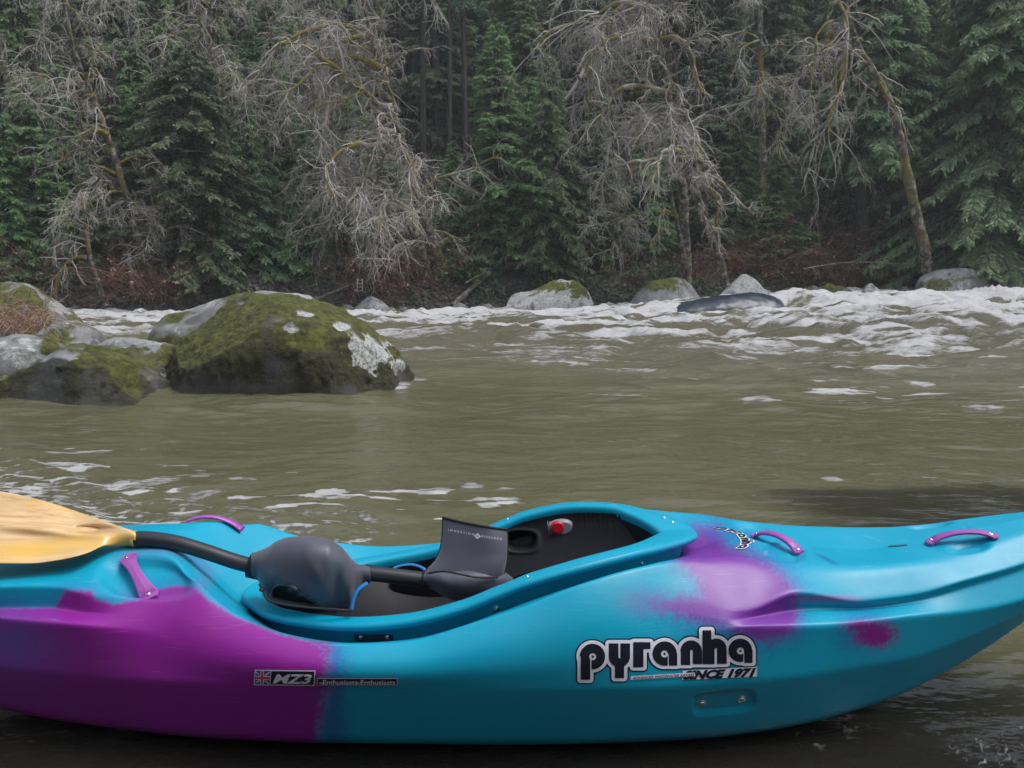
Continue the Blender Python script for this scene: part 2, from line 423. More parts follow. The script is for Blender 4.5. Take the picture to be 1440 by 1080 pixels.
# ---- thigh brace on the far wall, with slot, ribs and ratchet buckle
def brace_curve(x, s):                     # x along, s 0 top 1 bottom -> world
    i = np.argmin(np.abs(LIP[13*12:, 0]-x)+0*s)+13*12
    o = -np.interp(x, LIP[:13*12+1, 0], LIP[:13*12+1, 1]); z = np.interp(x, LIP[:13*12+1, 0], LIP[:13*12+1, 2])
    return np.array([x, AX-o-.058-.07*s**1.5, z-.012-.115*s])
bx = np.linspace(-.02, .335, 72); bs = np.linspace(0, 1, 30)
BV = np.array([[brace_curve(x, s) for s in bs] for x in bx])
bpx, bpy_ = proj(BV)
slot = (np.abs((bpx-733)/21)**3+np.abs((bpy_-761)/13.5)**3)**(1/3.)
rib = sst(800, 808, bpx)*(1-sst(868, 876, bpx))*np.sin(bpx*2*pi/5.0)*.006*(1-sst(.25, .4, bs)[None, :])
dep = .03*(1-sst(.85, 1.0, slot))-rib-.004*sst(.25, .0, np.abs(slot-1.15))+.012*sst(754, 757, bpx)*(1-sst(758, 761, bpx))*0
BV[..., 1] += dep
mesh('thigh_brace', BV.reshape(-1, 3), grid_faces(72, 30), MB_, kay)
m, t, b = newmat('buckle_grey', (.23, .22, .24), .35); MG = m
m, t, b = newmat('buckle_red', (.55, .012, .03), .3); MR = m
def disc_on(pxc, pyc, rx, ry, Yp, th, mat, name, parent, ang=0, seg=32, sq=2.3):
    pts = []
    for k in range(seg):
        a_ = 2*pi*k/seg; ca, sa = cos(a_), sin(a_)
        ex = abs(ca)**(2/sq)*(1 if ca > 0 else -1); ey = abs(sa)**(2/sq)*(1 if sa > 0 else -1)
        x = ex*rx; y = ey*ry; c, s = cos(radians(ang)), sin(radians(ang))
        pts.append(at(pxc+x*c-y*s, pyc+x*s+y*c, Yp))
    pts = np.array(pts); V_ = np.vstack([pts+np.array([0, th, 0]), pts, pts*.78+pts.mean(0)*.22-np.array([0, th*.4, 0])])
    F_ = [tuple(f) for f in grid_faces(3, seg, True)]+[tuple(range(2*seg, 3*seg))]
    return mesh(name, V_, F_, mat, parent, smooth=False)
YB = brace_curve(.15, .2)[1]-.006
bk = disc_on(789, 742, 18, 10.5, YB, .012, MG, 'ratchet_buckle', kay, -6)
disc_on(784, 742, 9.5, 8.5, YB-.006, .008, MR, 'red_button', bk, -4)
for k in range(2):
    V_, F_ = tube([at(770+k*3, 733, YB-.004), at(772+k*3, 752, YB-.004)], .0012, 6); mesh('strap_end', V_, F_, MG, bk)
# ---- bolts
m, t, b = newmat('steel', (.62, .61, .60), .22, 1); MS = m
def dome(c, n, r, h, seg=16):
    n = np.array(n)/np.linalg.norm(n); u = np.cross(n, [0, 0, 1.0]); u = u/np.linalg.norm(u); w = np.cross(n, u); V_ = []
    for rr, hh in [(1, -.3), (1, .15), (.86, .55), (.5, .92), (.34, .98), (.30, .70)]:
        for k in range(seg):
            a_ = 2*pi*k/seg; V_.append(c+u*r*rr*cos(a_)+w*r*rr*sin(a_)+n*h*hh)
    F_ = [tuple(f) for f in grid_faces(6, seg, True)]+[tuple(range(5*seg, 6*seg))]
    return np.array(V_), F_
def bolt_at(p, n, r, parent, washer=False):
    prt = [dome(np.array(p), n, r, r*.55)]
    if washer: prt.append(dome(np.array(p)-np.array(n)*.0005, n, r*1.55, r*.16))
    V_, F_ = join(prt); return mesh('bolt', V_, F_, MS, parent)
for px, py, r in [(697, 856, .005), (903, 793, .0035)]:
    p, n = hit(px, py, .0005); bolt_at(p, n, r, kay, True)
for px, py in [(987, 989.5), (1043, 983.5)]:
    p, n = hit(px, py, .0005); bolt_at(p, n, .0068, kay, True)
def rim_bolt(X, sgn, r=.0036, ins=.022):
    i = np.argmin(np.abs(LIP[:156, 0]-X)); rr = lipring(ins, .003)[i]
    bolt_at(np.array([rr[0], AX-sgn*rr[1], rr[2]]), (0, -.1, 1), r, kay)
rim_bolt(.035, 1); rim_bolt(-.01, -1); rim_bolt(.40, -1, .0045, .026); rim_bolt(.418, -1, .0045, .03)
# slotted plate below the rim
m, t, b = newmat('dark_plate', (.03, .045, .06), .4); MD = m
def strip_on(pts, w, mat, name, parent, off=.003, th=.004, n=24):
    c = catmull(pts, n//(len(pts)-1)); V_ = []
    for i, (px, py) in enumerate(c):
        e = min(1, min(i, len(c)-1-i)/3.0+.25); e = e**.5
        p, nn_ = hit(px, py, off); q = hit(px+2, py, off)[0]; tt = q-p; tt /= np.linalg.norm(tt); s_ = np.cross(nn_, tt)
        V_ += [p-s_*w*e-nn_*th, p-s_*w*e, p+s_*w*e, p+s_*w*e-nn_*th]
    F_ = [tuple(f) for f in grid_faces(len(c), 4)]+[(0, 1, 2, 3), tuple(len(c)*4-k for k in (1, 2, 3, 4))]
    return mesh(name, V_, F_, mat, parent, smooth=False)
pl = strip_on([(499, 897), (526, 897.5), (553, 896.5)], .0085, MD, 'anchor_plate', kay)
for px in (508, 545): 
    p, n = hit(px, 895, .003); bolt_at(p, n, .0052, pl)
# ---- grab handles
m, t, b = newmat('handle_purple', (.30, .07, .34), .33); bump(t, b, noise(t, 90, 2, .5, coords(t)), .05, .002); MH = m
def handle(a0, a1, lift, w0, w1, bolts=True, th=.007, side=None):
    """strap from pixel a0 to a1 over the deck, arched by lift, waisted in the middle"""
    A_, nA = hit(*a0, .002); B_, nB = hit(*a1, .002); n = nA+nB; n[2] += .3; n /= np.linalg.norm(n)
    T_ = (B_-A_); L = np.linalg.norm(T_); T_ /= L; S_ = np.cross(n, T_); S_ /= np.linalg.norm(S_); n = np.cross(T_, S_)
    V_ = []; K = 29; xs = np.linspace(-.10, 1.10, K)
    for x in xs:
        t_ = min(max(x, 0), 1); h = lift*sin(pi*t_)**.55; w = w1+(w0-w1)*(abs(t_-.5)*2)**2.2
        e = 1-.35*(max(0, abs(x-.5)-.55)/.05)
        c = A_+T_*L*x+n*h; w *= e
        rr = .0025
        for (du, dn) in [(-w, 0), (-w, th-rr), (-w+rr, th), (0, th+.0015), (w-rr, th), (w, th-rr), (w, 0)]: V_.append(c+S_*du+n*dn)
    F_ = [tuple(f) for f in grid_faces(K, 7, True)]+[tuple(range(7)), tuple(K*7-1-k for k in range(7))]
    o = mesh('grab_handle', V_, F_, MH, kay, smooth=False)
    for p in (A_, B_): bolt_at(p+n*(th+.0012)+T_*0, n, .0058, o)
    return o
handle((183, 789), (211, 840), .020, .0195, .0115, th=.009)
handle((1064, 757), (1122, 778), .022, .015, .010)
handle((1311, 765), (1394, 757), .017, .015, .0095)
# the far-side stern handle mirrors the near one
A0, _ = hit(183, 789); B0, _ = hit(211, 840)
K = 25; V_ = []; A1 = np.array([-.835, 1.90, .392]); B1 = np.array([-.70, 1.93, .365])
for i in range(K):
    x = i/(K-1); c = A1*(1-x)+B1*x+np.array([0, 0, .026*sin(pi*x)**.7]); w = .0095+.005*(abs(x-.5)*2)**2
    for du, dn in [(-w, 0), (-w, .005), (0, .007), (w, .005), (w, 0)]: V_.append(c+np.array([.1*du, du, dn]))
mesh('grab_handle', V_, [tuple(f) for f in grid_faces(K, 5, True)]+[tuple(range(5)), tuple(K*5-1-k for k in range(5))], MH, kay)
# slot on the bow deck
strip_on([(1249, 768.5), (1262, 768), (1276, 766.5)], .004, MD, 'deck_slot', kay, .001, .002)
# ---- stickers
m, t, b = newmat('sticker_navy', (.006, .010, .022), .35); SN = m
m, t, b = newmat('sticker_white', (.66, .67, .76), .4); SW = m
m, t, b = newmat('sticker_blue', (.02, .035, .25), .4); SB = m
m, t, b = newmat('sticker_red', (.50, .02, .05), .4); SR = m
def iso_mesh(name, fn, x0, x1, y0, y1, step, mapf, off, mat, parent):
    nx = int((x1-x0)/step)+1; ny = int((y1-y0)/step)+1
    gx = x0+np.arange(nx)*step; gy = y0+np.arange(ny)*step
    GX, GY = np.meshgrid(gx, gy); D = fn(GX, GY); V_ = []; F_ = []; vi = {}
    def vid(key, x, y):
        if key not in vi:
            p = mapf(x, y, off)
            if p is None: vi[key] = -1
            else: vi[key] = len(V_); V_.append(p)
        return vi[key]
    for j in range(ny-1):
        for i in range(nx-1):
            c = [(i, j), (i+1, j), (i+1, j+1), (i, j+1)]; d_ = [D[q[1], q[0]] for q in c]
            if min(d_) >= 0: continue
            f = []
            for k in range(4):
                a_, b_ = c[k], c[(k+1) % 4]; da, db = d_[k], d_[(k+1) % 4]
                if da < 0: f.append(vid(a_, gx[a_[0]], gy[a_[1]]))
                if (da < 0) != (db < 0):
                    t_ = da/(da-db); key = (min(a_, b_), max(a_, b_))
                    f.append(vid(key, gx[a_[0]]*(1-t_)+gx[b_[0]]*t_, gy[a_[1]]*(1-t_)+gy[b_[1]]*t_))
            if len(f) >= 3 and -1 not in f: F_.append(tuple(f))
    return mesh(name, np.array(V_), F_, mat, parent)
def circ(X, Y, cx, cy, r): return np.hypot(X-cx, Y-cy)-r
def rect(X, Y, x0, x1, y0, y1, r=0):
    dx = np.abs(X-(x0+x1)/2)-(x1-x0)/2+r; dy = np.abs(Y-(y0+y1)/2)-(y1-y0)/2+r
    return np.hypot(np.maximum(dx, 0), np.maximum(dy, 0))+np.minimum(np.maximum(dx, dy), 0)-r
def letters(X, Y):
    u = [np.maximum(circ(X, Y, 238, 282, 80), -rect(X, Y, 150, 226, 282, 500)), rect(X, Y, 164, 224, 280, 428),
         np.maximum(np.minimum(circ(X, Y, 408, 282, 67), rect(X, Y, 341, 475, 200, 282)), -rect(X, Y, 402, 414, 100, 292, 5)), rect(X, Y, 380, 438, 320, 418),
         rect(X, Y, 495, 560, 196, 350), rect(X, Y, 495, 604, 192, 236, 4), 
         np.maximum(circ(X, Y, 694, 264, 77), -rect(X, Y, 718, 800, 264, 400)), rect(X, Y, 720, 774, 262, 340),
         np.maximum(circ(X, Y, 862, 248, 68), Y-250), rect(X, Y, 796, 856, 246, 336), rect(X, Y, 872, 931, 246, 330),
         rect(X, Y, 934, 990, 118, 330), np.maximum(circ(X, Y, 1022, 232, 64), Y-234), rect(X, Y, 955, 1010, 232, 330), rect(X, Y, 1026, 1087, 232, 328),
         np.maximum(circ(X, Y, 1172, 242, 74), -rect(X, Y, 1196, 1300, 242, 400)), rect(X, Y, 1198, 1250, 240, 322)]
    d_ = u[0]
    for q in u[1:]: d_ = np.minimum(d_, q)
    cuts = [rect(X, Y, 226, 232, 290, 380), rect(X, Y, 402, 414, 100, 292, 5), rect(X, Y, 714, 720, 270, 360), rect(X, Y, 857, 871, 240, 400, 6), rect(X, Y, 1011, 1025, 228, 400, 6), rect(X, Y, 1191, 1197, 250, 360), 
            np.abs(circ(X, Y, 240, 283, 15))-7, np.abs(circ(X, Y, 693, 266, 15))-7, np.abs(circ(X, Y, 1173, 246, 15))-7]
    base_ = d_.copy()
    for q in cuts: d_ = np.maximum(d_, -q)
    return base_, d_
def map6(x, y, off): return hit(780+x*.22222, 860+y*.22222, off)[0]
st = 5.0
lg = iso_mesh('brand_sticker', lambda X, Y: letters(X, Y)[0]-30, 120, 1300, 70, 470, st, map6, .0008, SN, kay)
iso_mesh('white_outline', lambda X, Y: letters(X, Y)[0]-21, 120, 1300, 70, 470, st, map6, .0014, SW, lg)
iso_mesh('lettering', lambda X, Y: letters(X, Y)[1], 120, 1300, 70, 470, 4.0, map6, .0020, SN, lg)
# second logo lying across the foredeck ridge
QB = catmull([(1001, 742.5), (1016, 746.5), (1026, 751.5), (1032, 759), (1031, 766), (1024, 771.5)], 8)
QT = catmull([(1014, 741.5), (1036, 745), (1051, 750), (1060, 757.5), (1062, 765), (1052, 775)], 8)
def mapq(x, y, off):
    u = min(max((x-120)/1180, 0), 1)*(len(QB)-1); i = min(int(u), len(QB)-2); u -= i; w = (y-70)/400
    p = (QT[i]*(1-u)+QT[i+1]*u)*(1-w)+(QB[i]*(1-u)+QB[i+1]*u)*w
    return hit(p[0], p[1], off)[0]
lg2 = iso_mesh('brand_sticker', lambda X, Y: letters(X, Y)[0]-26, 120, 1300, 70, 470, 12, mapq, .0008, SN, kay)
iso_mesh('white_outline', lambda X, Y: letters(X, Y)[0]-20, 120, 1300, 70, 470, 12, mapq, .0016, SW, lg2)
iso_mesh('lettering', lambda X, Y: letters(X, Y)[1]+3, 120, 1300, 70, 470, 8, mapq, .0024, SN, lg2)
def text_mesh(name, txt, x0, y0, wpx, hpx, mat, parent, off=.0014, shear=0., rise=0., mapf=None, bold=0.0, spacing=1.0):
    """text fitted to a box whose lower left corner is x0,y0 (photo px), rise = px climbed over its width"""
    cu = bpy.data.curves.new('t', 'FONT'); cu.body = txt; cu.shear = shear; cu.offset = bold; cu.space_character = spacing; cu.resolution_u = 3
    ob = bpy.data.objects.new('t', cu); COL.objects.link(ob)
    dg = bpy.context.evaluated_depsgraph_get(); me = bpy.data.meshes.new_from_object(ob.evaluated_get(dg))
    co = np.array([tuple(v_.co) for v_ in me.vertices]); fs = [tuple(p_.vertices) for p_ in me.polygons]
    bpy.data.objects.remove(ob); bpy.data.curves.remove(cu); bpy.data.meshes.remove(me)
    mn = co.min(0); mx = co.max(0); u = (co[:, 0]-mn[0])/(mx[0]-mn[0]); w = (co[:, 1]-mn[1])/(mx[1]-mn[1])
    V_ = []
    for a_, b_ in zip(u, w):
        X_, Y_ = x0+a_*wpx, y0-b_*hpx-rise*a_
        V_.append(mapf(X_, Y_, off) if mapf else hit(X_, Y_, off)[0])
    return mesh(name, V_, fs, mat, parent, smooth=False)
def quad_on(name, pts, mat, parent, off, n=8):
    P = np.array(pts, float); V_ = []
    for j in range(5):
        for i in range(n+1):
            u = i/n; w = j/4; p = (P[0]*(1-u)+P[1]*u)*(1-w)+(P[3]*(1-u)+P[2]*u)*w
            V_.append(hit(p[0], p[1], off)[0])
    return mesh(name, V_, [tuple(f) for f in grid_faces(5, n+1)], mat, parent)
z5 = lambda x, y: (340+x*.2361, 860+y*.2361)
sq = quad_on('year_sticker', [(960, 943), (1064.5, 937.5), (1064, 951), (959, 956)], SW, kay, .0009)
# the white ground shows only round the lettering: a thin strip under the words
text_mesh('lettering', 'SINCE 1971', 960, 956, 103, 13.2, SN, sq, .0020, .35, 4.6, bold=.06)
sq = quad_on('slogan_sticker', [(887, 950), (976, 945), (977.5, 950), (886, 955)], SW, kay, .0027)
text_mesh('lettering', 'ADVANCED WHITEWATER KAYAKS', 889, 954.3, 87, 3.7, SN, sq, .0034, .25, 4.6, bold=.02)
ms = quad_on('model_sticker', [(358.5, 941.5), (444, 942.5), (442.5, 964), (357, 963)], SW, kay, .0009)
quad_on('panel', [(382, 943.2), (442.6, 944), (441.2, 962.4), (380.6, 961.6)], SN, ms, .0015)
text_mesh('lettering', 'MZ3', 384, 960, 55, 13, SW, ms, .0022, .3, -.6, bold=.03)
fl = quad_on('flag', [(359.8, 942.8), (380.8, 943.2), (379.4, 961.6), (358.4, 961.6)], SB, ms, .0015)
quad_on('cross', [(358.9, 949.2), (380.2, 949.6), (380, 955.6), (358.6, 955.2)], SW, fl, .0019)
quad_on('cross', [(367, 943), (372, 943), (371.4, 961.6), (366.4, 961.6)], SW, fl, .0019)
quad_on('stripe', [(358.9, 950.6), (380.1, 951), (380, 954), (358.7, 953.7)], SR, fl, .0024)
quad_on('stripe', [(368.2, 943), (370.9, 943), (370.2, 961.6), (367.6, 961.6)], SR, fl, .0024)
for a_, b_ in [((360, 959), (366, 956)), ((373, 949), (380, 944.6)), ((360, 944), (365, 947.6)), ((373, 956.5), (378.6, 960))]:
    dx = .9; quad_on('stripe', [(a_[0], a_[1]-dx), (b_[0], b_[1]-dx), (b_[0], b_[1]+dx), (a_[0], a_[1]+dx)], SW, fl, .0021, 2)
es = quad_on('hashtag_sticker', [(446.5, 953), (559.5, 953.2), (558.8, 963.8), (445.8, 963.6)], SW, kay, .0009)
quad_on('panel', [(447.4, 953.8), (558.7, 954), (558, 963), (446.7, 962.9)], SN, es, .0015)
text_mesh('lettering', 'Enthusiasts', 454.5, 961.6, 48.5, 6.6, SW, es, .0022, 0, -.2, bold=.015)
text_mesh('lettering', 'Enthusiasts', 507.5, 961.8, 48.5, 6.6, SW, es, .0022, 0, -.2, bold=.015)
text_mesh('lettering', 'the', 449.3, 961.4, 5, 4.0, SW, es, .0022, .2, 0, bold=.01)
text_mesh('lettering', 'the', 502.6, 961.6, 5, 4.0, SW, es, .0022, .2, 0, bold=.01)
# ---- blue strap loop inside the cockpit
m, t, b = newmat('strap_blue', (.01, .16, .42), .55); MBl = m
V_, F_ = tube(catmull([at(545, 808, 1.80), at(556, 798, 1.82), at(578, 794, 1.82), at(596, 800, 1.80), at(600, 812, 1.78)], 6), .0045, 8, flat=(1, .5)); mesh('blue_strap', V_, F_, MBl, kay)
V_, F_ = tube(catmull([at(517, 820, 1.62), at(504, 829, 1.61), at(497, 842, 1.60), at(494, 858, 1.59)], 6), .0075, 8, flat=(1, .5)); mesh('blue_strap', V_, F_, MBl, kay)

# ================================================================== PADDLE
m, t, b = newmat('blade_fibreglass', rough=.28); v = coords(t, (1.0, 16, 16))
st1 = noise(t, 5, 6, .6, v); st2 = noise(t, 1.5, 3, .5, coords(t, (1, 6, 6)))
cc = ramp(t, st1, [(.3, (.42, .25, .10)), (.5, (.62, .42, .20)), (.72, (.72, .50, .27))])
cc = mixc(t, ramp(t, st2, [(.45, 0.), (.65, 1.)]), cc, (.66, .40, .06)); t.links.new(cc, b.inputs['Base Color'])
b.inputs['Subsurface Weight'].default_value = 0.0; b.inputs['Coat Weight'].default_value = .4; b.inputs['Coat Roughness'].default_value = .15
bump(t, b, st1, .12, .003); MBD = m
pad = empty('paddle', tuple(at(188, 757, 1.70)), 'black bent shaft paddle with tan and yellow blade lying across the kayak', 'paddle')
topx = [(-230, 735), (-225, 715), (-200, 698), (-150, 688), (-80, 684), (0, 691), (41, 699), (81, 710), (122, 724), (150, 733), (165, 739), (178, 743), (191, 747)]
botx = [(-230, 745), (-225, 762), (-200, 778), (-150, 790), (-80, 794), (0, 792.5), (41, 792.5), (81, 788), (122, 778), (150, 767.5), (165, 767.5), (178, 768), (191, 769)]
xs_ = np.linspace(-230, 191, 110); tp = np.array(topx); bp = np.array(botx)
ty = pchip(tp[:, 0], tp[:, 1], xs_); by = pchip(bp[:, 0], bp[:, 1], xs_); nw = 61
front = []; back = []
for i, x in enumerate(xs_):
    for j in range(nw):
        w = j/(nw-1); y = ty[i]*(1-w)+by[i]*w
        k = sst(95, 185, x)                                    # turns into the round neck
        yc = (ty[i]+by[i])/2; ridge_y = 742+(x-40)*.10
        Yp = 1.79-.17*w
        neck = 1.70
        Yb = Yp*(1-k)+neck*k
        r = (y-ridge_y)/9.0; ridge = .020*exp(-r*r)*sst(-60, 60, x)*(1-k)
        scoop = .030*exp(-(((x-126)/26)**2+((y-744)/4.5)**2))
        spoon = .02*(abs(2*w-1)**2)*(1-k)
        hr = k*.017*sqrt(max(0, 1-(2*w-1)**2))
        th = .0035*(1-k)*sqrt(max(0, 1-(2*w-1)**2))+.0004
        front.append(at(x, y, Yb-ridge-spoon-hr-th+scoop)); back.append(at(x, y, Yb-ridge*.6-spoon+hr+th*1.0))
fr = np.array(front); bk_ = np.array(back); V_ = np.vstack([fr, bk_]); n0 = len(fr)
F_ = [tuple(f) for f in grid_faces(110, nw)]+[tuple(f)[::-1] for f in grid_faces(110, nw, off=n0)]
g = np.arange(n0).reshape(110, nw)
for i in range(109):
    F_.append((g[i, 0], g[i+1, 0], g[i+1, 0]+n0, g[i, 0]+n0)); F_.append((g[i, -1]+n0, g[i+1, -1]+n0, g[i+1, -1], g[i, -1]))
for j in range(nw-1): F_.append((g[-1, j], g[-1, j+1], g[-1, j+1]+n0, g[-1, j]+n0)); F_.append((g[0, j]+n0, g[0, j+1]+n0, g[0, j+1], g[0, j]))
mesh('blade', V_, F_, MBD, pad)
m, t, b = newmat('shaft_carbon', (.022, .024, .03), .38); bump(t, b, noise(t, 150, 2, .5, coords(t)), .1, .001); MSH = m
sp_ = catmull([at(187, 757.5, 1.70), at(215, 758.5, 1.70), at(250, 764, 1.70), at(290, 776, 1.70), at(352, 795, 1.70), at(430, 802, 1.70), at(515, 806, 1.70), at(597, 815, 1.70), at(700, 826, 1.70)], 8)
V_, F_ = tube(sp_, .0175, 20); mesh('shaft', V_, F_, MSH, pad)
V_, F_ = tube(sp_[:3], .0180, 20); mesh('ferrule', V_, F_, MBD, pad)
# ================================================================== POGIES
m, t, b = newmat('neoprene', (.060, .064, .088), .45); v = coords(t)
bump(t, b, noise(t, 400, 2, .5, v), .12, .0008); b.inputs['Sheen Weight'].default_value = .25; MN = m
m, t, b = newmat('neoprene_binding', (.006, .006, .008), .65); MNB = m
def body(tab, nseg=40, nr=8, fold=0.0, seed=1, dx=0):
    """tab rows: px x, top y, bottom y, centre Y, depth radius; rings stand across x"""
    T_ = np.array(tab, float); s_ = np.linspace(T_[0, 0], T_[-1, 0], nseg)
    c = [pchip(T_[:, 0], T_[:, k], s_) for k in range(1, 5)]; V_ = []
    for i, x in enumerate(s_):
        for k in range(36):
            a_ = 2*pi*k/36; ca, sa = cos(a_), sin(a_)
            y = (c[0][i]+c[1][i])/2-(c[1][i]-c[0][i])/2*sa
            V_.append(at(x, y, c[2][i]-c[3][i]*ca*(1 if sa > 0 else (1-.25*sa*sa))))
    V_ = np.array(V_)
    if fold:
        cen_ = V_.mean(0); n_ = V_-cen_; n_ /= np.linalg.norm(n_, axis=1)[:, None]
        V_ += n_*(fold*fbm(V_[:, 0]*14, V_[:, 1]*14, V_[:, 2]*14, 3, seed))[:, None]
    F_ = [tuple(f) for f in grid_faces(nseg, 36, True)]+[tuple(range(36))[::-1], tuple((nseg-1)*36+k for k in range(36))]
    return V_, F_
pg = empty('pogie', tuple(at(430, 852, 1.64)), 'rounded black neoprene pogie wrapped over the shaft at the rear of the cockpit, folded below', 'paddle mitt', 'neoprene pogies on the paddle shaft')
V_, F_ = body([(354, 778, 814, 1.68, .028), (362, 776, 816, 1.68, .03), (367, 774, 826, 1.678, .034), (374, 771, 842, 1.675, .040), (390, 761.5, 849, 1.67, .054), (412, 755.5, 852, 1.665, .066), (435, 754.5, 853, 1.66, .070), (458, 757, 855, 1.66, .068), (478, 768, 856, 1.665, .06), (492, 782, 856, 1.67, .048), (503, 792, 835, 1.68, .034), (512, 795, 820, 1.69, .026), (522, 796.5, 819, 1.70, .023)], 110, fold=.005, seed=4)
# a drape fold: push in along a slanted hollow above the lower hem
vx, vy = proj(V_); cdir = V_-np.array([0, 0, CAMZ]); cdir /= np.linalg.norm(cdir, axis=1)[:, None]
fr0 = V_[:, 1] < 1.68
hw_ = 9.5-6.5*sst(392, 446, vx)
hol = np.exp(-(np.abs((vx-412)/33.)**4+np.abs((vy-831-(vx-392)*.33)/hw_)**3))*fr0
rdg = np.exp(-(((vy-(818+(vx-392)*.42+.01*(vx-392)**2*0))/5.)**2+((vx-420)/40.)**4))*fr0
rd2 = np.exp(-(((vx-474)/8.)**2+((vy-826)/22.)**2))*fr0
rd3 = np.exp(-(((vx-452-(vy-820)*.5)/7.)**2+((vy-815)/26.)**2))*fr0
V_ += cdir*(hol*.055-rdg*.013+rd2*.014-rd3*.006)[:, None]
pb = BVHTree.FromPolygons([tuple(v_) for v_ in V_], [tuple(int(i) for i in f) for f in F_])
mesh('mitt', V_, F_, MN, pg)
V_, F_ = tube([at(351, 794.5, 1.69), at(364, 797, 1.69)], .0285, 24); mesh('collar', V_, F_, MNB, pg)
V_, F_ = tube([at(513, 806.5, 1.70), at(521, 807.5, 1.70)], .0212, 24); mesh('collar', V_, F_, MNB, pg)
def phit(px, py, off):
    dd = Vector(raydir(px, py)).normalized(); l_, n_, _, _ = pb.ray_cast(Vector((0, 0, CAMZ)), dd)
    return None if l_ is None else np.array(l_)-np.array(dd)*off
up_ = catmull([(381, 838), (383, 828), (390, 822.5), (400, 821.5), (410, 824), (420, 830.5), (432, 839), (446, 849)], 6)
dn_ = catmull([(381, 838), (385, 841), (392, 843), (402, 844), (412, 846), (422, 848), (433, 850), (446, 851)], 6)
mv = []
for u_, l_ in zip(up_, dn_):
    for w_ in np.linspace(0, 1, 6):
        q_ = phit(u_[0]*(1-w_)+l_[0]*w_, u_[1]*(1-w_)+l_[1]*w_, .0015); mv.append(q_ if q_ is not None else at(*(u_*(1-w_)+l_*w_), 1.60))
mesh('opening_shade', mv, grid_faces(len(up_), 6), MNB, pg)  # dark patch laid on the fold for the shade inside the mouth
lp = [phit(*u_, .002) for u_ in up_]; lp = [q_ for q_ in lp if q_ is not None]
Vt, Ft = tube(np.array(lp), .0032, 8); mesh('lip', Vt, Ft, MN, pg)
hem = catmull([at(365, 822, 1.625), at(372, 834, 1.60), at(379, 845, 1.59), at(405, 851, 1.585), at(440, 855, 1.585), at(470, 857, 1.585), at(492, 857.5, 1.59), at(499, 840, 1.61), at(512, 822, 1.65)], 6)
V_, F_ = tube(hem, .003, 8); mesh('hem', V_, F_, MNB, pg)
V_, F_ = tube(catmull([at(372, 828, 1.60), at(367, 831, 1.595), at(365, 828.5, 1.59)], 4), .002, 6); mesh('pull_cord', V_, F_, MNB, pg)
pg2 = empty('pogie', tuple(at(650, 830, 1.68)), 'black neoprene pogie with its cuff standing upright in the middle of the cockpit', 'paddle mitt', 'neoprene pogies on the paddle shaft')
V_, F_ = body([(596, 806, 826, 1.70, .02), (606, 803, 828, 1.70, .03), (625, 802, 840, 1.70, .05), (650, 800, 850, 1.70, .055), (680, 797, 850, 1.70, .05), (705, 802, 840, 1.71, .04), (722, 812, 826, 1.72, .02)], 44, fold=.004, seed=9)
mesh('mitt', V_, F_, MN, pg2)
V_, F_ = tube([at(594, 815, 1.70), at(601, 815.5, 1.70)], .0222, 24); mesh('collar', V_, F_, MNB, pg2)
# cuff: flattened open tube standing up
lft = [(0, 623, 728), (.3, 622, 752), (.55, 619, 772), (.75, 612, 788), (.9, 602, 799), (1, 597, 806)]
rgt = [(0, 713, 745), (.3, 713.5, 762), (.55, 713, 782), (.75, 711, 795), (.9, 708, 808), (1, 700, 816)]
L_ = np.array(lft, float); R_ = np.array(rgt, float); nr = 26; V_ = []; seg = 48
def cuffpt(s, a_, grow=0.0):
    lx, ly = pchip(L_[:, 0], L_[:, 1], s), pchip(L_[:, 0], L_[:, 2], s); rx, ry = pchip(R_[:, 0], R_[:, 1], s), pchip(R_[:, 0], R_[:, 2], s)
    Yc = 1.735-.04*s; th = (.016+.02*s)+grow
    ex = cos(a_); ex = abs(ex)**.75*(1 if ex > 0 else -1); u = .5+.5*ex
    sag = .006*sin(pi*u)*sin(a_)
    x, y = lx*(1-u)+rx*u, ly*(1-u)+ry*u
    return at(x, y+1.5*sin(pi*u), Yc-th*sin(a_)-.018*sin(u*pi)*(1-s)+.010*sin(u*5.))
for s in np.linspace(0, 1, nr):
    for k in range(seg): V_.append(cuffpt(s, 2*pi*k/seg))
mesh('cuff', V_, [tuple(f) for f in grid_faces(nr, seg, True)], MN, pg2)
V_, F_ = tube(np.array([cuffpt(0.0, 2*pi*k/seg) for k in range(seg+1)]), .0030, 8); mesh('binding', V_, F_, MNB, pg2)
for a_ in (0, pi):
    V_, F_ = tube(np.array([cuffpt(s, a_) for s in np.linspace(0, .95, 16)]), .0022, 6); mesh('binding', V_, F_, MNB, pg2)
V_, F_ = tube(catmull([at(603, 806, 1.655), at(625, 803.5, 1.64), at(650, 808, 1.635), at(672, 812, 1.64), at(700, 812, 1.66)], 6), .0022, 6); mesh('binding', V_, F_, MNB, pg2)
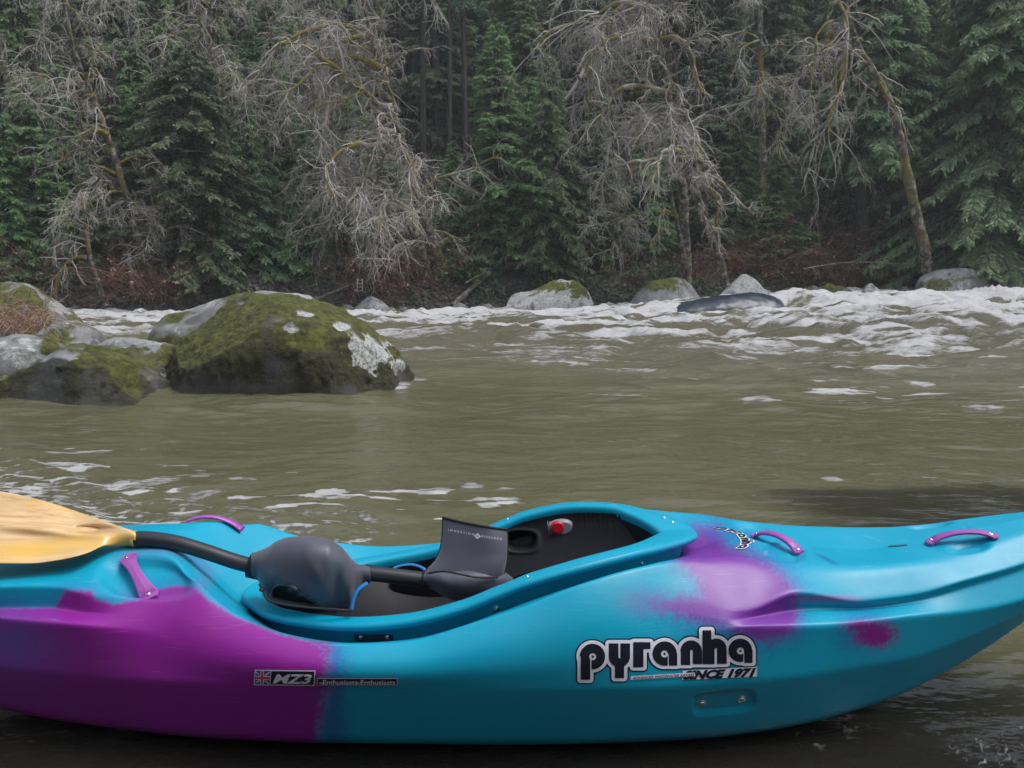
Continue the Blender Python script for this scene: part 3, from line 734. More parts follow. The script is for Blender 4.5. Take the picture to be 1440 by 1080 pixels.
# lettering printed on the cuff
def cuffmap(x, y, off):
    best = None
    u = (x-623)/(713-623.); a_ = math.acos(max(-1, min(1, (abs(2*u-1))**(1/.75)*(1 if u > .5 else -1))))
    lo, hi = 0.0, .9
    for _ in range(24):
        s = (lo+hi)/2; p = cuffpt(s, a_); yy = proj(p)[1]
        if yy < y: lo = s
        else: hi = s
    return cuffpt(lo, a_)-np.array([0, off, 0])
m, t, b = newmat('print_white', (.6, .6, .62), .5); PW = m
text_mesh('lettering', 'IMMERSION', 631, 746.3, 36, 3.0, PW, pg2, .0016, 0, -6.6, cuffmap, spacing=1.7)
text_mesh('lettering', 'RESEARCH', 677, 755.2, 28, 3.0, PW, pg2, .0016, 0, -4.2, cuffmap, spacing=1.7)
dc = (671.5, 753.5); V_ = [cuffmap(dc[0]+a_, dc[1]+b_, .0016) for a_, b_ in [(-4.6, 0), (0, -4.2), (4.6, 0.6), (0, 4.4)]]
dm = mesh('emblem', V_, [(0, 1, 2, 3)], PW, pg2, smooth=False)
text_mesh('lettering', 'IR', 669.4, 755.2, 4.4, 3.4, MNB, dm, .0022, 0, 0, cuffmap)
# ================================================================== GROUND (valley terrain)
def Yb(x):
    x = np.asarray(x, float); return np.where(x < 0, 30.5+.30*np.maximum(x, -30), 30.5+.05*np.minimum(x, 60))
def ground_z(x, y):
    x = np.asarray(x, float); y = np.asarray(y, float)
    bed = -.01-.05*np.clip(y-.7, 0, 20)*.9; bed = np.maximum(bed, -.7)
    near = np.clip(.7-y, 0, 6)*.06+np.clip(-2.4-y, 0, 7)*1.15+np.clip(-9.4-y, 0, 30)*.5  # slope behind the camera steepened, unseen, to shade the kayak's near side
    d = y-Yb(x)
    far = sst(-.8, 1.0, d)*1.55+np.clip(d-.5, 0, 22)*.50+np.clip(d-22, 0, 38)*.42
    z = np.where(y < .7, near, bed+far)
    amp = sst(0, 3, d)*.55+sst(-4, -9, y)*.5+sst(-.5, .6, d)*.15
    return z+amp*fbm(x*.35, y*.35, 0, 4, 21)
gx = np.concatenate([-np.geomspace(150, 46, 10), np.linspace(-45, 45, 220), np.geomspace(46, 150, 10)])
gy = np.concatenate([-np.geomspace(60, 12, 12), np.linspace(-11, 20, 40), np.linspace(20.5, 60, 120), np.geomspace(62, 160, 16)])
GX, GY = np.meshgrid(gx, gy); GZ = ground_z(GX, GY)
m, t, b = newmat('forest_soil', rough=.95); v = coords(t)
cc = ramp(t, noise(t, 1.6, 8, .65, v), [(.3, (.030, .024, .017)), (.5, (.065, .050, .034)), (.62, (.050, .058, .024)), (.78, (.10, .08, .058))])
t.links.new(cc, b.inputs['Base Color']); bump(t, b, noise(t, 7, 6, .7, v), .8, .08)
tag(mesh('ground', np.stack([GX, GY, GZ], -1).reshape(-1, 3), grid_faces(len(gy), len(gx)), m), kind='structure')
# ================================================================== RIVER
rows = np.concatenate([np.geomspace(.62, 36.0, 900)])
uu = np.concatenate([-np.geomspace(3.2, .78, 40)[:-1], np.linspace(-.78, .78, 760), np.geomspace(.78, 3.2, 40)[1:]])
RX = uu[None, :]*(rows[:, None]+1.2); RY = np.repeat(rows[:, None], len(uu), 1)
def level(x, y): return .62*sst(11, 29, y)*sst(0, 12, x)
rap = sst(8.0, 21, RY+1.2*fbm(RX*.12, RY*.12, 0, 2, 5)*3+np.clip(RX, -10, 9)*.38)
# swell with crests sharpened in the rapids
wx, wy = RX+.6*fbm(RX*.5, RY*.5, 0, 2, 31), RY+.6*fbm(RX*.5, RY*.5, 3, 2, 32)
rg = 1-np.abs(fbm(wx*.55, wy*.85, 0, 3, 41))*2.0
rg2 = 1-np.abs(fbm(wx*1.3, wy*2.0, 0, 3, 43))*2.0
big = fbm(RX*.23, RY*.4, 0, 2, 45)
calm = .034*fbm(wx*.6, wy*1.3, 0, 2, 51)+.013*fbm(wx*1.4+wy*.6, wy*3.0, 0, 3, 52)+(.5+.9*sst(-.2, .3, fbm(RX*.4, RY*.6, 5, 2, 57)))*(.0060*fbm(wx*1.7, wy*4.2, 0, 3, 53)+.0042*fbm(wx*3.0+wy, wy*7.5, 0, 3, 54))+.0012*fbm(RX*12, RY*26, 0, 2, 55)*sst(9, 5, RY)
mid = sst(3.5, 9, RY)
hgt = calm*(1+2.0*mid*(1-rap))+rap*(.24*(rg-.5)+.11*(rg2-.5)+.055*fbm(RX*2.2, RY*3.8, 0, 4, 47)+.26*big*(.6+.8*sst(0, 10, RX)))
# named waves seen against the bank
def hump(px, Y, w, d, h):
    p = at(px, 420, Y); return h*np.exp(-((RX-p[0])/w)**2-((RY-Y)/d)**2)
hum = hump(1180, 25, 1.1, .7, .20)+hump(1095, 24.2, 1.6, .8, .22)+hump(1275, 24, 1.3, .8, .30)+hump(1360, 22, 1.8, .9, .20)+hump(900, 23.5, 2.0, .6, .20)+hump(860, 22.5, 2.2, .6, .12)+hump(640, 26, 1.8, .7, .12)+hump(1430, 24, 1.6, .8, .35)+hump(1220, 18.5, 1.2, .5, .22)+hump(1080, 20, 1.6, .5, .16)+hump(1350, 17, 1.6, .5, .18)+hump(980, 21.8, 1.3, .45, .16)+hump(1390, 25.5, 1.0, .7, .28)+hump(760, 23.5, 2.2, .5, .14)+hump(1300, 15.5, 1.5, .5, .10)
RZ = -.012+level(RX, RY)+hgt+hum
slab = at(1010, 430, 23.8); RZ -= .30*np.exp(-((RX-slab[0])/1.9)**2-((RY-22.6)/1.3)**2)*sst(24.6, 23.6, RY)
# wash against the boat and the rocks
st1 = fbm(wx*.55, wy*2.6, 0, 5, 61, .6); st2 = fbm(wx*1.6, wy*4.5, 2, 4, 63, .6)
foam_glint = rap**.6*sst(-.44-.25*sst(17, 23, RY), .44-.14*sst(17, 23, RY), st1+.30*(rg-.62)+.25*(rg2-.6)+.35*st2-.16+.22*sst(14, 26, RY)+.10*sst(0, 10, RX))*.95
foam_glint = foam_glint+sst(.04, .20, hum)*.6*sst(-.3, .1, st2)
# eddies with flecks and painted sky glints in the calmer water
fl1 = fbm(wx*1.5, wy*4.4, 0, 4, 71); patch = sst(-.05, .35, fbm(RX*.45, RY*.5, 0, 2, 73))
foam_glint += (1-rap)*(.75*sst(.36, .46, fl1)*patch*sst(6.5, 3, RY)+.5*sst(.30, .48, fl1)*sst(5, 9, RY)*patch+.22*sst(9, 13, RY))
glints = fbm(RX*4.2+RY, RY*15, 0, 3, 75); foam_glint += .85*sst(.36, .46, glints)*sst(6.5, 4, RY)*sst(-.2, .2, fbm(RX*.5, RY*.6, 4, 2, 74)+.25*sst(1, -2, RX))  # sky glints on the ripples, painted in as short white streaks
foam_glint += (1-rap)*.75*sst(.26, .40, fbm(wx*.9, wy*5.5, 9, 4, 76, .6))*sst(5.2, 7.5, RY)*sst(-1.5, 2.5, RX)
for px, py, rx, ry in [(612, 688, 26, 6.5), (668, 685, 24, 5), (714, 688, 26, 4.5), (714, 702, 24, 4), (1168, 678, 16, 5), (1385, 568, 34, 5), (1075, 560, 40, 3.5), (1160, 548, 34, 4), (1250, 553, 22, 3), (350, 702, 30, 3), (1290, 536, 20, 3), (885, 626, 8, 2)]:
    Yp = CAMZ/((py-400)/F); p = at(px, py, min(Yp*1.0, 12)); a0 = at(px+rx, py, p[1])[0]-p[0]; Yt = CAMZ/((py-400-ry)/F); b0 = abs(Yt-Yp)
    foam_glint += .72*sst(1.25, .35, np.sqrt(((RX-p[0])/a0)**2+((RY-Yp)/b0)**2)+.8*fbm(RX*9, RY*14, 0, 3, 77))
# lacy wash line along the beach edge behind the stern
wl = [(-60, 672), (0, 682), (60, 700), (110, 722), (160, 738), (230, 748), (330, 757), (420, 762), (500, 764)]
wl = np.array([(lambda Y: (at(px, py, Y)[0], Y))(CAMZ/tan(PITCH+math.atan((py-540)/F))) for px, py in wl])
yl = np.interp(RX, wl[:, 0], wl[:, 1], left=wl[0, 1], right=wl[-1, 1])
dl = RY-yl; mk = sst(wl[0, 0]-.8, wl[0, 0], RX)*sst(wl[-1, 0]+.35, wl[-1, 0]-.1, RX)
RZ += mk*(.030*np.exp(-((dl+.02)/.07)**2)+.008*np.sin(dl*26+RX*6)*np.exp(-((dl-.35)/.35)**2))
lace = 1-np.abs(fbm(RX*13, RY*17, 0, 3, 81))*3.2
lace2 = 1-np.abs(fbm(RX*5+RY*3, RY*16, 0, 3, 83))*3.6
foam_glint += .62*mk*(.95*np.exp(-((dl-.02)/.12)**2)*sst(.0, .7, lace)+.85*np.exp(-((dl-.30)/.34)**2)*sst(.35, .75, lace2)+.5*np.exp(-((dl-.2)/.4)**2)*sst(.45, .8, lace))
# bubbles on the dark shallows below the bow
fr_ = sst(.45, .65, RX)*sst(1.80, 1.60, RY)*sst(-.1, .2, fbm(RX*2.2+RY, RY*3.5, 0, 2, 85)+.12)
foam_glint += fr_*.72*sst(.55, .9, 1-np.abs(fbm(RX*30, RY*30, 0, 3, 87))*3.0)*sst(-.1, .25, fbm(RX*9, RY*9, 0, 2, 89))
def rock_wash(px, py, r, s=1.):
    global foam_glint
    Yp = CAMZ/tan(PITCH+math.atan((py-540)/F)); p = at(px, py, Yp)
    foam_glint = foam_glint+s*.6*sst(1.2, .5, np.hypot((RX-p[0])/r, (RY-Yp)/(r*.8))+.6*fbm(RX*5, RY*5, 0, 3, 91))
rock_wash(578, 528, .22); rock_wash(560, 538, .16); rock_wash(40, 560, .14, .6); rock_wash(30, 530, .2, .7)
sh = sst(2.3, 1.5, RY)*.92  # shadow under the hull painted into the near water, over dark shallows
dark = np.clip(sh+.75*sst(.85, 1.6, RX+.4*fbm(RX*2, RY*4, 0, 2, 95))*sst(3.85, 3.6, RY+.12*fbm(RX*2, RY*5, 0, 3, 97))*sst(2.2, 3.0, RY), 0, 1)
foam_glint = np.clip(foam_glint, 0, .92)
m, t, b = newmat('river_water', rough=.12, spec=.5); v = coords(t)
fa = attr(t, 'foam_glint'); sep = N(t, 'ShaderNodeSeparateColor'); t.links.new(fa.outputs['Color'], sep.inputs[0])
fo, rp, dk = sep.outputs
sv_ = coords(t, (1, 2.2, 1))
fn = noise(t, 9, 10, .82, coords(t, (.7, 2.4, 1))); fn2 = noise(t, 2.4, 5, .62, sv_)
f1_ = mth(t, 'ADD', fo, mth(t, 'MULTIPLY', mth(t, 'SUBTRACT', fn, .5), 2.0))
f1_ = mth(t, 'ADD', f1_, mth(t, 'MULTIPLY', mth(t, 'SUBTRACT', fn2, .5), .35))
mr = N(t, 'ShaderNodeMapRange'); mr.interpolation_type = 'SMOOTHSTEP'; mr.inputs['From Min'].default_value = .30; mr.inputs['From Max'].default_value = .92
t.links.new(f1_, mr.inputs['Value']); fm0 = mth(t, 'MULTIPLY', mr.outputs[0], ramp(t, fo, [(.02, 0.), (.2, 1.)]))
fm = mth(t, 'MULTIPLY', fm0, mth(t, 'ADD', mth(t, 'MULTIPLY', rp, .50), .62))
wcol = mixc(t, noise(t, .7, 4, .6, sv_), (.080, .078, .041), (.120, .116, .068))
wcol = mixc(t, mth(t, 'MULTIPLY', rp, .75), wcol, (.185, .17, .115))
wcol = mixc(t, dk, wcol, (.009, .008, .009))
fcol = mixc(t, noise(t, 30, 3, .6, v), (.40, .40, .39), (.80, .81, .83))
cc = mixc(t, fm, wcol, fcol); t.links.new(cc, b.inputs['Base Color'])
t.links.new(mth(t, 'ADD', mth(t, 'ADD', mth(t, 'MULTIPLY', fm, .5), .07), mth(t, 'MULTIPLY', rp, .12)), b.inputs['Roughness'])
b.inputs['IOR'].default_value = 1.33
n1_ = noise(t, 2.6, 4, .5, coords(t, (1, 2.1, 1))); n2_ = noise(t, 22, 3, .6, coords(t, (1, 2.0, 1)))
hh = mth(t, 'ADD', mth(t, 'MULTIPLY', n1_, .030), mth(t, 'ADD', mth(t, 'MULTIPLY', n2_, .0016), mth(t, 'MULTIPLY', fm, .012)))
bn = N(t, 'ShaderNodeBump'); bn.inputs['Strength'].default_value = 1.0; bn.inputs['Distance'].default_value = 1.0
n3_ = noise(t, 4, 8, .78, coords(t, (.8, 2, 1)))
hh = mth(t, 'ADD', hh, mth(t, 'MULTIPLY', mth(t, 'MULTIPLY', n3_, rp), .14))
t.links.new(hh, bn.inputs['Height']); t.links.new(bn.outputs[0], b.inputs['Normal'])
tag(mesh('river', np.stack([RX, RY, RZ], -1).reshape(-1, 3), grid_faces(len(rows), len(uu)), m, cols={'foam_glint': np.stack([foam_glint.ravel(), rap.ravel(), dark.ravel()], 1)}), kind='structure')
# ================================================================== ROCKS
def rock_material(name, wet=False):
    m, t, b = newmat(name, rough=.85); v = coords(t); a = attr(t, 'cover'); sep = N(t, 'ShaderNodeSeparateColor'); t.links.new(a.outputs['Color'], sep.inputs[0])
    mo, li, dr = sep.outputs
    stone = ramp(t, noise(t, 3, 8, .65, v), [(.3, (.10, .105, .11)), (.5, (.19, .195, .20)), (.7, (.30, .30, .31))])
    if wet: stone = ramp(t, noise(t, 2, 6, .65, v), [(.35, (.016, .024, .036)), (.6, (.035, .048, .066)), (.75, (.018, .030, .024))])
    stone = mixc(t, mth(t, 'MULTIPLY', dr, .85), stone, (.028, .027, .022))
    lic = ramp(t, noise(t, 14, 6, .7, v), [(.3, (.26, .28, .26)), (.6, (.44, .46, .43))])
    lm = mth(t, 'MULTIPLY', li, ramp(t, noise(t, 24, 7, .8, v), [(.44, .05), (.54, 1.0)]))
    c = mixc(t, lm, stone, lic)
    mos = ramp(t, noise(t, 9, 8, .75, v), [(.30, (.020, .020, .008)), (.44, (.055, .062, .010)), (.56, (.105, .115, .014)), (.74, (.19, .185, .034))])
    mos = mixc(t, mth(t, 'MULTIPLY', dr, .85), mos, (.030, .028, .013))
    c = mixc(t, mth(t, 'MULTIPLY', mo, ramp(t, noise(t, 11, 7, .8, v), [(.28, .1), (.38, 1.0)])), c, mos); t.links.new(c, b.inputs['Base Color'])
    h = mth(t, 'ADD', mth(t, 'MULTIPLY', noise(t, 26, 8, .75, v), mth(t, 'ADD', mth(t, 'MULTIPLY', mo, 1.3), .3)), mth(t, 'MULTIPLY', noise(t, 5, 6, .6, v), .5))
    bump(t, b, h, .9, .035)
    if wet: b.inputs['Roughness'].default_value = .22
    return m
MRK = rock_material('mossy_rock'); MWET = rock_material('wet_rock', True)
def rock(label, prof, Yc, dy, zb, moss, lich, seed, group=None, patches=(), name='boulder', nx=150, na=90, rough=.05, expo=.62, mat=None, mossdir=0.0, skew=0.0, dark=.0, facets=5):
    P = np.array([at(px, py, Yc) for px, py in prof]); X = P[:, 0]; Z = np.maximum(P[:, 2], zb+.02)
    x0, x1 = X[0], X[-1]; th = np.linspace(0, pi, nx); xs = (x0+x1)/2-(x1-x0)/2*np.cos(th)
    top = pchip(X, Z, xs); env = np.sin(th)**.55
    top = zb+(top-zb)*np.maximum(env, .02)**.35
    a = np.linspace(-.12, pi+.12, na)
    cy = -np.cos(a); sz = np.sign(np.sin(a))*np.abs(np.sin(a))**expo
    d = dy*env
    Vx = np.repeat(xs[:, None], na, 1); Vy = Yc+d[:, None]*cy[None, :]+skew*(xs[:, None]-(x0+x1)/2); Vz = zb+(top-zb)[:, None]*sz[None, :]
    V = np.stack([Vx, Vy, Vz], -1); n = gnormals(V)
    if n[nx//2, na//2, 2] < 0: n = -n
    S = (x1-x0); k = 1.0/max(S, .3)
    q = V*np.array([1, 1, 1.0])*k*2.2+seed*3.1
    dsp = rough*S*(fbm(q[..., 0], q[..., 1], q[..., 2], 5, seed)*1.0+.5*(1-np.abs(fbm(q[..., 0]*1.5, q[..., 1]*1.5, q[..., 2]*1.5, 3, seed+3))*2))*.8
    V = V+n*(dsp-rough*S*.25)[..., None]
    rgf = np.random.default_rng(seed+500); cm = V.reshape(-1, 3).mean(0)
    for _ in range(facets):
        az_ = rgf.uniform(0, 2*pi); el_ = rgf.uniform(.05, 1.0); pn = np.array([cos(az_)*cos(el_), -abs(sin(az_))*cos(el_) if rgf.random() < .75 else sin(az_)*cos(el_), sin(el_)])
        dj = (V-cm)@pn; ex_ = np.maximum(dj-np.quantile(dj, rgf.uniform(.80, .93)), 0); V = V-pn*(ex_*.85)[..., None]
    V = V+n*(.012*S*fbm(q[..., 0]*5, q[..., 1]*5, q[..., 2]*5, 4, seed+21))[..., None]
    n = gnormals(V)
    if n[nx//2, na//2, 2] < 0: n = -n
    f = fbm(V[..., 0]*3.2*max(1, 1.2*k), V[..., 1]*3.2, V[..., 2]*3.2, 5, seed+7)
    g = fbm(V[..., 0]*7, V[..., 1]*7, V[..., 2]*7, 4, seed+9)
    mo = sst(-.12, .16, moss-.5+.9*f+.35*(n[..., 2]-.4)*1.0+mossdir*n[..., 0])
    li = sst(-.06, .10, lich-.5+.9*g+.25*f)
    px, py = proj(V)
    for (cx, cyy, rx, ry, dm, dl) in patches:
        w = np.exp(-(((px-cx)/rx)**2+((py-cyy)/ry)**2)*1.1)
        g3 = fbm(V[..., 0]*16, V[..., 1]*16, V[..., 2]*16, 4, seed+13)
        ed = sst(.40, .50, w+.55*g+.45*f+.5*g3)*sst(.02, .2, w)
        mo = np.clip(mo+dm*ed, 0, 1); li = np.clip(li+dl*ed, 0, 1)
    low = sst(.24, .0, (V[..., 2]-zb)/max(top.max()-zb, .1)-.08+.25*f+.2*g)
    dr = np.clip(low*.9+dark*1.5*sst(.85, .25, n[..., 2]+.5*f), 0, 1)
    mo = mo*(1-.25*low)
    li = li*(1-low*.7)
    loc = (float((x0+x1)/2), float(Yc), float(zb))
    g4 = fbm(V[..., 0]*22, V[..., 1]*22, V[..., 2]*22, 3, seed+15)
    V = V+n*(mo*(.014*np.clip(1+g*2, 0, 3)+.014*g4)+.006*g)[..., None]
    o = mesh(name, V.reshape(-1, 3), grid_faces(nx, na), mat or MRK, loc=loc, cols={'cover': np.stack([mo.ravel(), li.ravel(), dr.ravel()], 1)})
    return tag(o, label, 'rock', group)
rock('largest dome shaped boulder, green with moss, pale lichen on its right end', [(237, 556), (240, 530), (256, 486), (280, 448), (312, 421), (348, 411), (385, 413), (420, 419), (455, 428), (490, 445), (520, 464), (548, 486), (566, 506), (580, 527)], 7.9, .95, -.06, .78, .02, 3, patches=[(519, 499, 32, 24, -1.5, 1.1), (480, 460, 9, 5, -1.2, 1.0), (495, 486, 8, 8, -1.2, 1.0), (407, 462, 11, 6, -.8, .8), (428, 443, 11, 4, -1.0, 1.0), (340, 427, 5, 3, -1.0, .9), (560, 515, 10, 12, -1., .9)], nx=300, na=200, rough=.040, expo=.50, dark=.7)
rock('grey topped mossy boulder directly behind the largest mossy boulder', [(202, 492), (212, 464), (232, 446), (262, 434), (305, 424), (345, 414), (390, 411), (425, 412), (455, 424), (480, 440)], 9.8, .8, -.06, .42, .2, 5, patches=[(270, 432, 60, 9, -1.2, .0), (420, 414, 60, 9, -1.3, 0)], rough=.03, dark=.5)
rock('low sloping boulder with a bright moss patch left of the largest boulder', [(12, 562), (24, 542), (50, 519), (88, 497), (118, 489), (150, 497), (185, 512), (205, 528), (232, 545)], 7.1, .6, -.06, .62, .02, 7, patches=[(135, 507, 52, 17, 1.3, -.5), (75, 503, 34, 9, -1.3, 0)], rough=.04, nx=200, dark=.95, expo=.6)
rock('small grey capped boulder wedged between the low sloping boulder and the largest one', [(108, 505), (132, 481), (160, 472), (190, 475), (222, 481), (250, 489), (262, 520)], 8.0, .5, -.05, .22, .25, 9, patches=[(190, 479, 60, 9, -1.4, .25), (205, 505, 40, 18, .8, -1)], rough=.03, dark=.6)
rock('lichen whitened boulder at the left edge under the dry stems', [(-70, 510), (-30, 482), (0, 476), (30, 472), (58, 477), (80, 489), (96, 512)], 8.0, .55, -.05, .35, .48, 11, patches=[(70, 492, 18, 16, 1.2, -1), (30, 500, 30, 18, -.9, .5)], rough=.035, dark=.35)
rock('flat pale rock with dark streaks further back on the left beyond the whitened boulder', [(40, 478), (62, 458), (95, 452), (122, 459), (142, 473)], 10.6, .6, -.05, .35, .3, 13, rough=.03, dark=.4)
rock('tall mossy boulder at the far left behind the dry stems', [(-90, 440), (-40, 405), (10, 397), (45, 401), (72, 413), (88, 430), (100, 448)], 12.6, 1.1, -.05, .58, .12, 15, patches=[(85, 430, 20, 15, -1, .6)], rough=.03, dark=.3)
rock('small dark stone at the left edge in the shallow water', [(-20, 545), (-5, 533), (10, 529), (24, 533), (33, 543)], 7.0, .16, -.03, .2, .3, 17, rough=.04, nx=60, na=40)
G2 = None
rock('wide white lichened boulder with mossy sloping top on the far shore', [(698, 440), (703, 410), (730, 408), (765, 401), (796, 394), (815, 397), (829, 410), (836, 436)], 27.5, 1.0, -.1, .10, .80, 19, patches=[(770, 403, 50, 7, 1.3, -1), (815, 405, 16, 18, 1.3, -1.0)], rough=.055, nx=110, na=60, expo=.35, facets=9)
rock('smooth grey boulder with a mossy left shoulder on the far shore behind the white water', [(880, 436), (892, 410), (915, 397), (950, 391), (974, 389), (989, 399), (994, 420), (998, 436)], 27.5, 1.0, .0, .08, .12, 23, patches=[(925, 399, 35, 9, 1.4, -.5)], rough=.055, nx=110, na=60, expo=.4, facets=9)
rock('pointed pale boulder at the foot of the leaning moss barked tree', [(1004, 424), (1024, 402), (1045, 384), (1062, 388), (1073, 402), (1082, 424)], 27.2, .8, .1, .12, .85, 25, rough=.035, nx=90, na=60, expo=.6, facets=9)
rock('wet blue black slab with river pouring around it below the pointed pale boulder', [(922, 448), (942, 428), (985, 420), (1030, 413), (1062, 411), (1090, 416), (1106, 436)], 23.8, 1.1, -.05, -.6, -.6, 27, rough=.012, nx=110, na=60, expo=.7, mat=MWET, facets=2)
rock('broad grey boulder with a flat cracked top on the right part of the far shore', [(1294, 412), (1299, 388), (1320, 378), (1350, 378), (1374, 385), (1387, 398), (1391, 412)], 28.5, 1.0, .4, .06, .3, 29, patches=[(1320, 402, 22, 9, .9, -1)], rough=.03, nx=100, na=60, expo=.4, facets=8)
rock('grey rock at the right edge of the far shore', [(1402, 410), (1410, 390), (1424, 385), (1438, 393), (1448, 408)], 28.5, .6, .4, .1, .4, 31, rough=.05, nx=60, na=40)
rock('dark low rock between the broad grey boulder and the right edge rock', [(1384, 412), (1390, 399), (1398, 396), (1406, 401), (1412, 412)], 28.7, .4, .4, .1, .3, 37, rough=.05, nx=50, na=30, dark=.6)
rock('flat grey ledge rock behind the broad grey boulder', [(1360, 392), (1375, 377), (1400, 376), (1425, 379), (1440, 392)], 30.2, .5, .7, .1, .2, 38, rough=.05, nx=50, na=30, dark=.6)
rock('small pale stone left of the broad grey boulder', [(1212, 412), (1218, 401), (1228, 398), (1238, 403), (1243, 412)], 28.2, .35, .4, .0, .45, 33, rough=.05, nx=50, na=30)
rock('pale pointed rock on the far shore just right of the largest boulder', [(494, 440), (504, 424), (516, 417), (530, 421), (545, 430), (552, 440)], 27.8, .6, -.05, .1, .6, 35, rough=.05, nx=60, na=40)
rng = random.Random(5)
for i in range(34):
    px = rng.uniform(380, 1440); x = (px-720)/F*29.5
    if 690 < px < 850 or 880 < px < 1090 or 1290 < px < 1400: continue
    Y = float(Yb(x))-rng.uniform(.6, 1.4); s = rng.uniform(.25, .6); w = s/Y*F
    zb = float(level(np.array(x), np.array(Y)))-.05
    gyy = proj(np.array([x, Y, zb+s*rng.uniform(.5, .9)]))[1]; by_ = proj(np.array([x, Y, zb]))[1]
    rock('dark rounded rock at the foot of the far bank', [(px-w, by_), (px-w*.6, gyy+(by_-gyy)*.3), (px, gyy), (px+w*.6, gyy+(by_-gyy)*.4), (px+w, by_)], Y, s*.8, zb, rng.choice([.2, .5, .7]), rng.choice([.1, .25, .4]), 40+i, 'small rocks along the far shore', rough=.06, nx=30, na=22, name='shore_rock', dark=.5)
# ================================================================== FOREST
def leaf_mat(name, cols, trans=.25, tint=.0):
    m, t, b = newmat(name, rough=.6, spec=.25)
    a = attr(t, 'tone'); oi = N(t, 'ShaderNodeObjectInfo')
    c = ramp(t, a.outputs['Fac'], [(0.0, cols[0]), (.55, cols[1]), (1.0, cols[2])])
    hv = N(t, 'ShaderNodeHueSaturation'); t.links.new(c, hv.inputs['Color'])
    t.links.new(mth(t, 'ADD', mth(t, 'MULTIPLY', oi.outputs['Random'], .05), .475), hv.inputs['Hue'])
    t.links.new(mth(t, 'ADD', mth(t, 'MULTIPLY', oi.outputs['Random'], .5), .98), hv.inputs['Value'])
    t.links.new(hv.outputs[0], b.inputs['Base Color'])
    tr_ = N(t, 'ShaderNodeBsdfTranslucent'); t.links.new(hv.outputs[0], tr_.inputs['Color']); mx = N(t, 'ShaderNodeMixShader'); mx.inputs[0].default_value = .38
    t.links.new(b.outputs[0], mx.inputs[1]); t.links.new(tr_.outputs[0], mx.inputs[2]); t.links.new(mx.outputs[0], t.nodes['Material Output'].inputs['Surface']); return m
MCED = leaf_mat('cedar_foliage', [(.038, .062, .034), (.098, .150, .082), (.19, .25, .135)])
MFIR = leaf_mat('fir_foliage', [(.032, .058, .038), (.082, .135, .090), (.15, .22, .14)])
MBUSH = leaf_mat('bush_foliage', [(.024, .044, .022), (.065, .105, .052), (.17, .22, .13)])
MHEM = leaf_mat('bright_foliage', [(.034, .066, .030), (.095, .165, .070), (.19, .27, .12)])
m, t, b = newmat('conifer_bark', rough=.9); v = coords(t, (6, 6, .8))
t.links.new(ramp(t, noise(t, 3, 6, .6, v), [(.3, (.018, .014, .011)), (.7, (.075, .06, .05))]), b.inputs['Base Color']); bump(t, b, noise(t, 5, 5, .6, v), .8, .05); MBK = m
def leaflets(C, D, L, Wd, rng, twist=.6):
    """diamond blades at C along D (unit), length L, width Wd"""
    n = len(C); r = rng.normal(0, 1, (n, 3)); r[:, 2] += 1.2
    S = np.cross(D, r); S /= np.linalg.norm(S, axis=1)[:, None]+1e-9
    V = np.empty((n, 4, 3)); V[:, 0] = C; V[:, 1] = C+D*(L*.45)[:, None]+S*Wd[:, None]; V[:, 2] = C+D*L[:, None]; V[:, 3] = C+D*(L*.5)[:, None]-S*Wd[:, None]
    return V.reshape(-1, 3), np.arange(n*4).reshape(n, 4)
def multi_tubes(lines, sides=4):
    """lines: list of (pts (k,3), radii(k)) all joined in one mesh; returns V,F(np quads), line id per vertex"""
    Vs = []; Fs = []; n0 = 0; ids = []
    by = {}
    for li, (p, r, *tg) in enumerate(lines): by.setdefault(len(p), []).append((p, r, tg[0] if tg else 0))
    for k, grp in by.items():
        P = np.array([g[0] for g in grp]); R = np.array([g[1] for g in grp]); tg = np.array([g[2] for g in grp], float)
        T = np.gradient(P, axis=1); T /= np.linalg.norm(T, axis=2)[..., None]+1e-9
        up = np.where(np.abs(T[..., 2:3]) > .85, np.array([1.0, 0, 0]), np.array([0, 0, 1.0]))
        u = np.cross(T, up); u /= np.linalg.norm(u, axis=2)[..., None]+1e-9; w = np.cross(u, T)
        a = 2*pi*np.arange(sides)/sides
        V = P[:, :, None]+R[:, :, None, None]*(np.cos(a)[None, None, :, None]*u[:, :, None]+np.sin(a)[None, None, :, None]*w[:, :, None])
        g = grid_faces(k, sides, True); m_ = len(grp)
        Fs.append((g[None]+(np.arange(m_)*k*sides)[:, None, None]).reshape(-1, 4)+n0)
        Vs.append(V.reshape(-1, 3)); ids.append(np.repeat(tg, k*sides)); n0 += m_*k*sides
    return np.vstack(Vs), np.vstack(Fs), np.concatenate(ids)
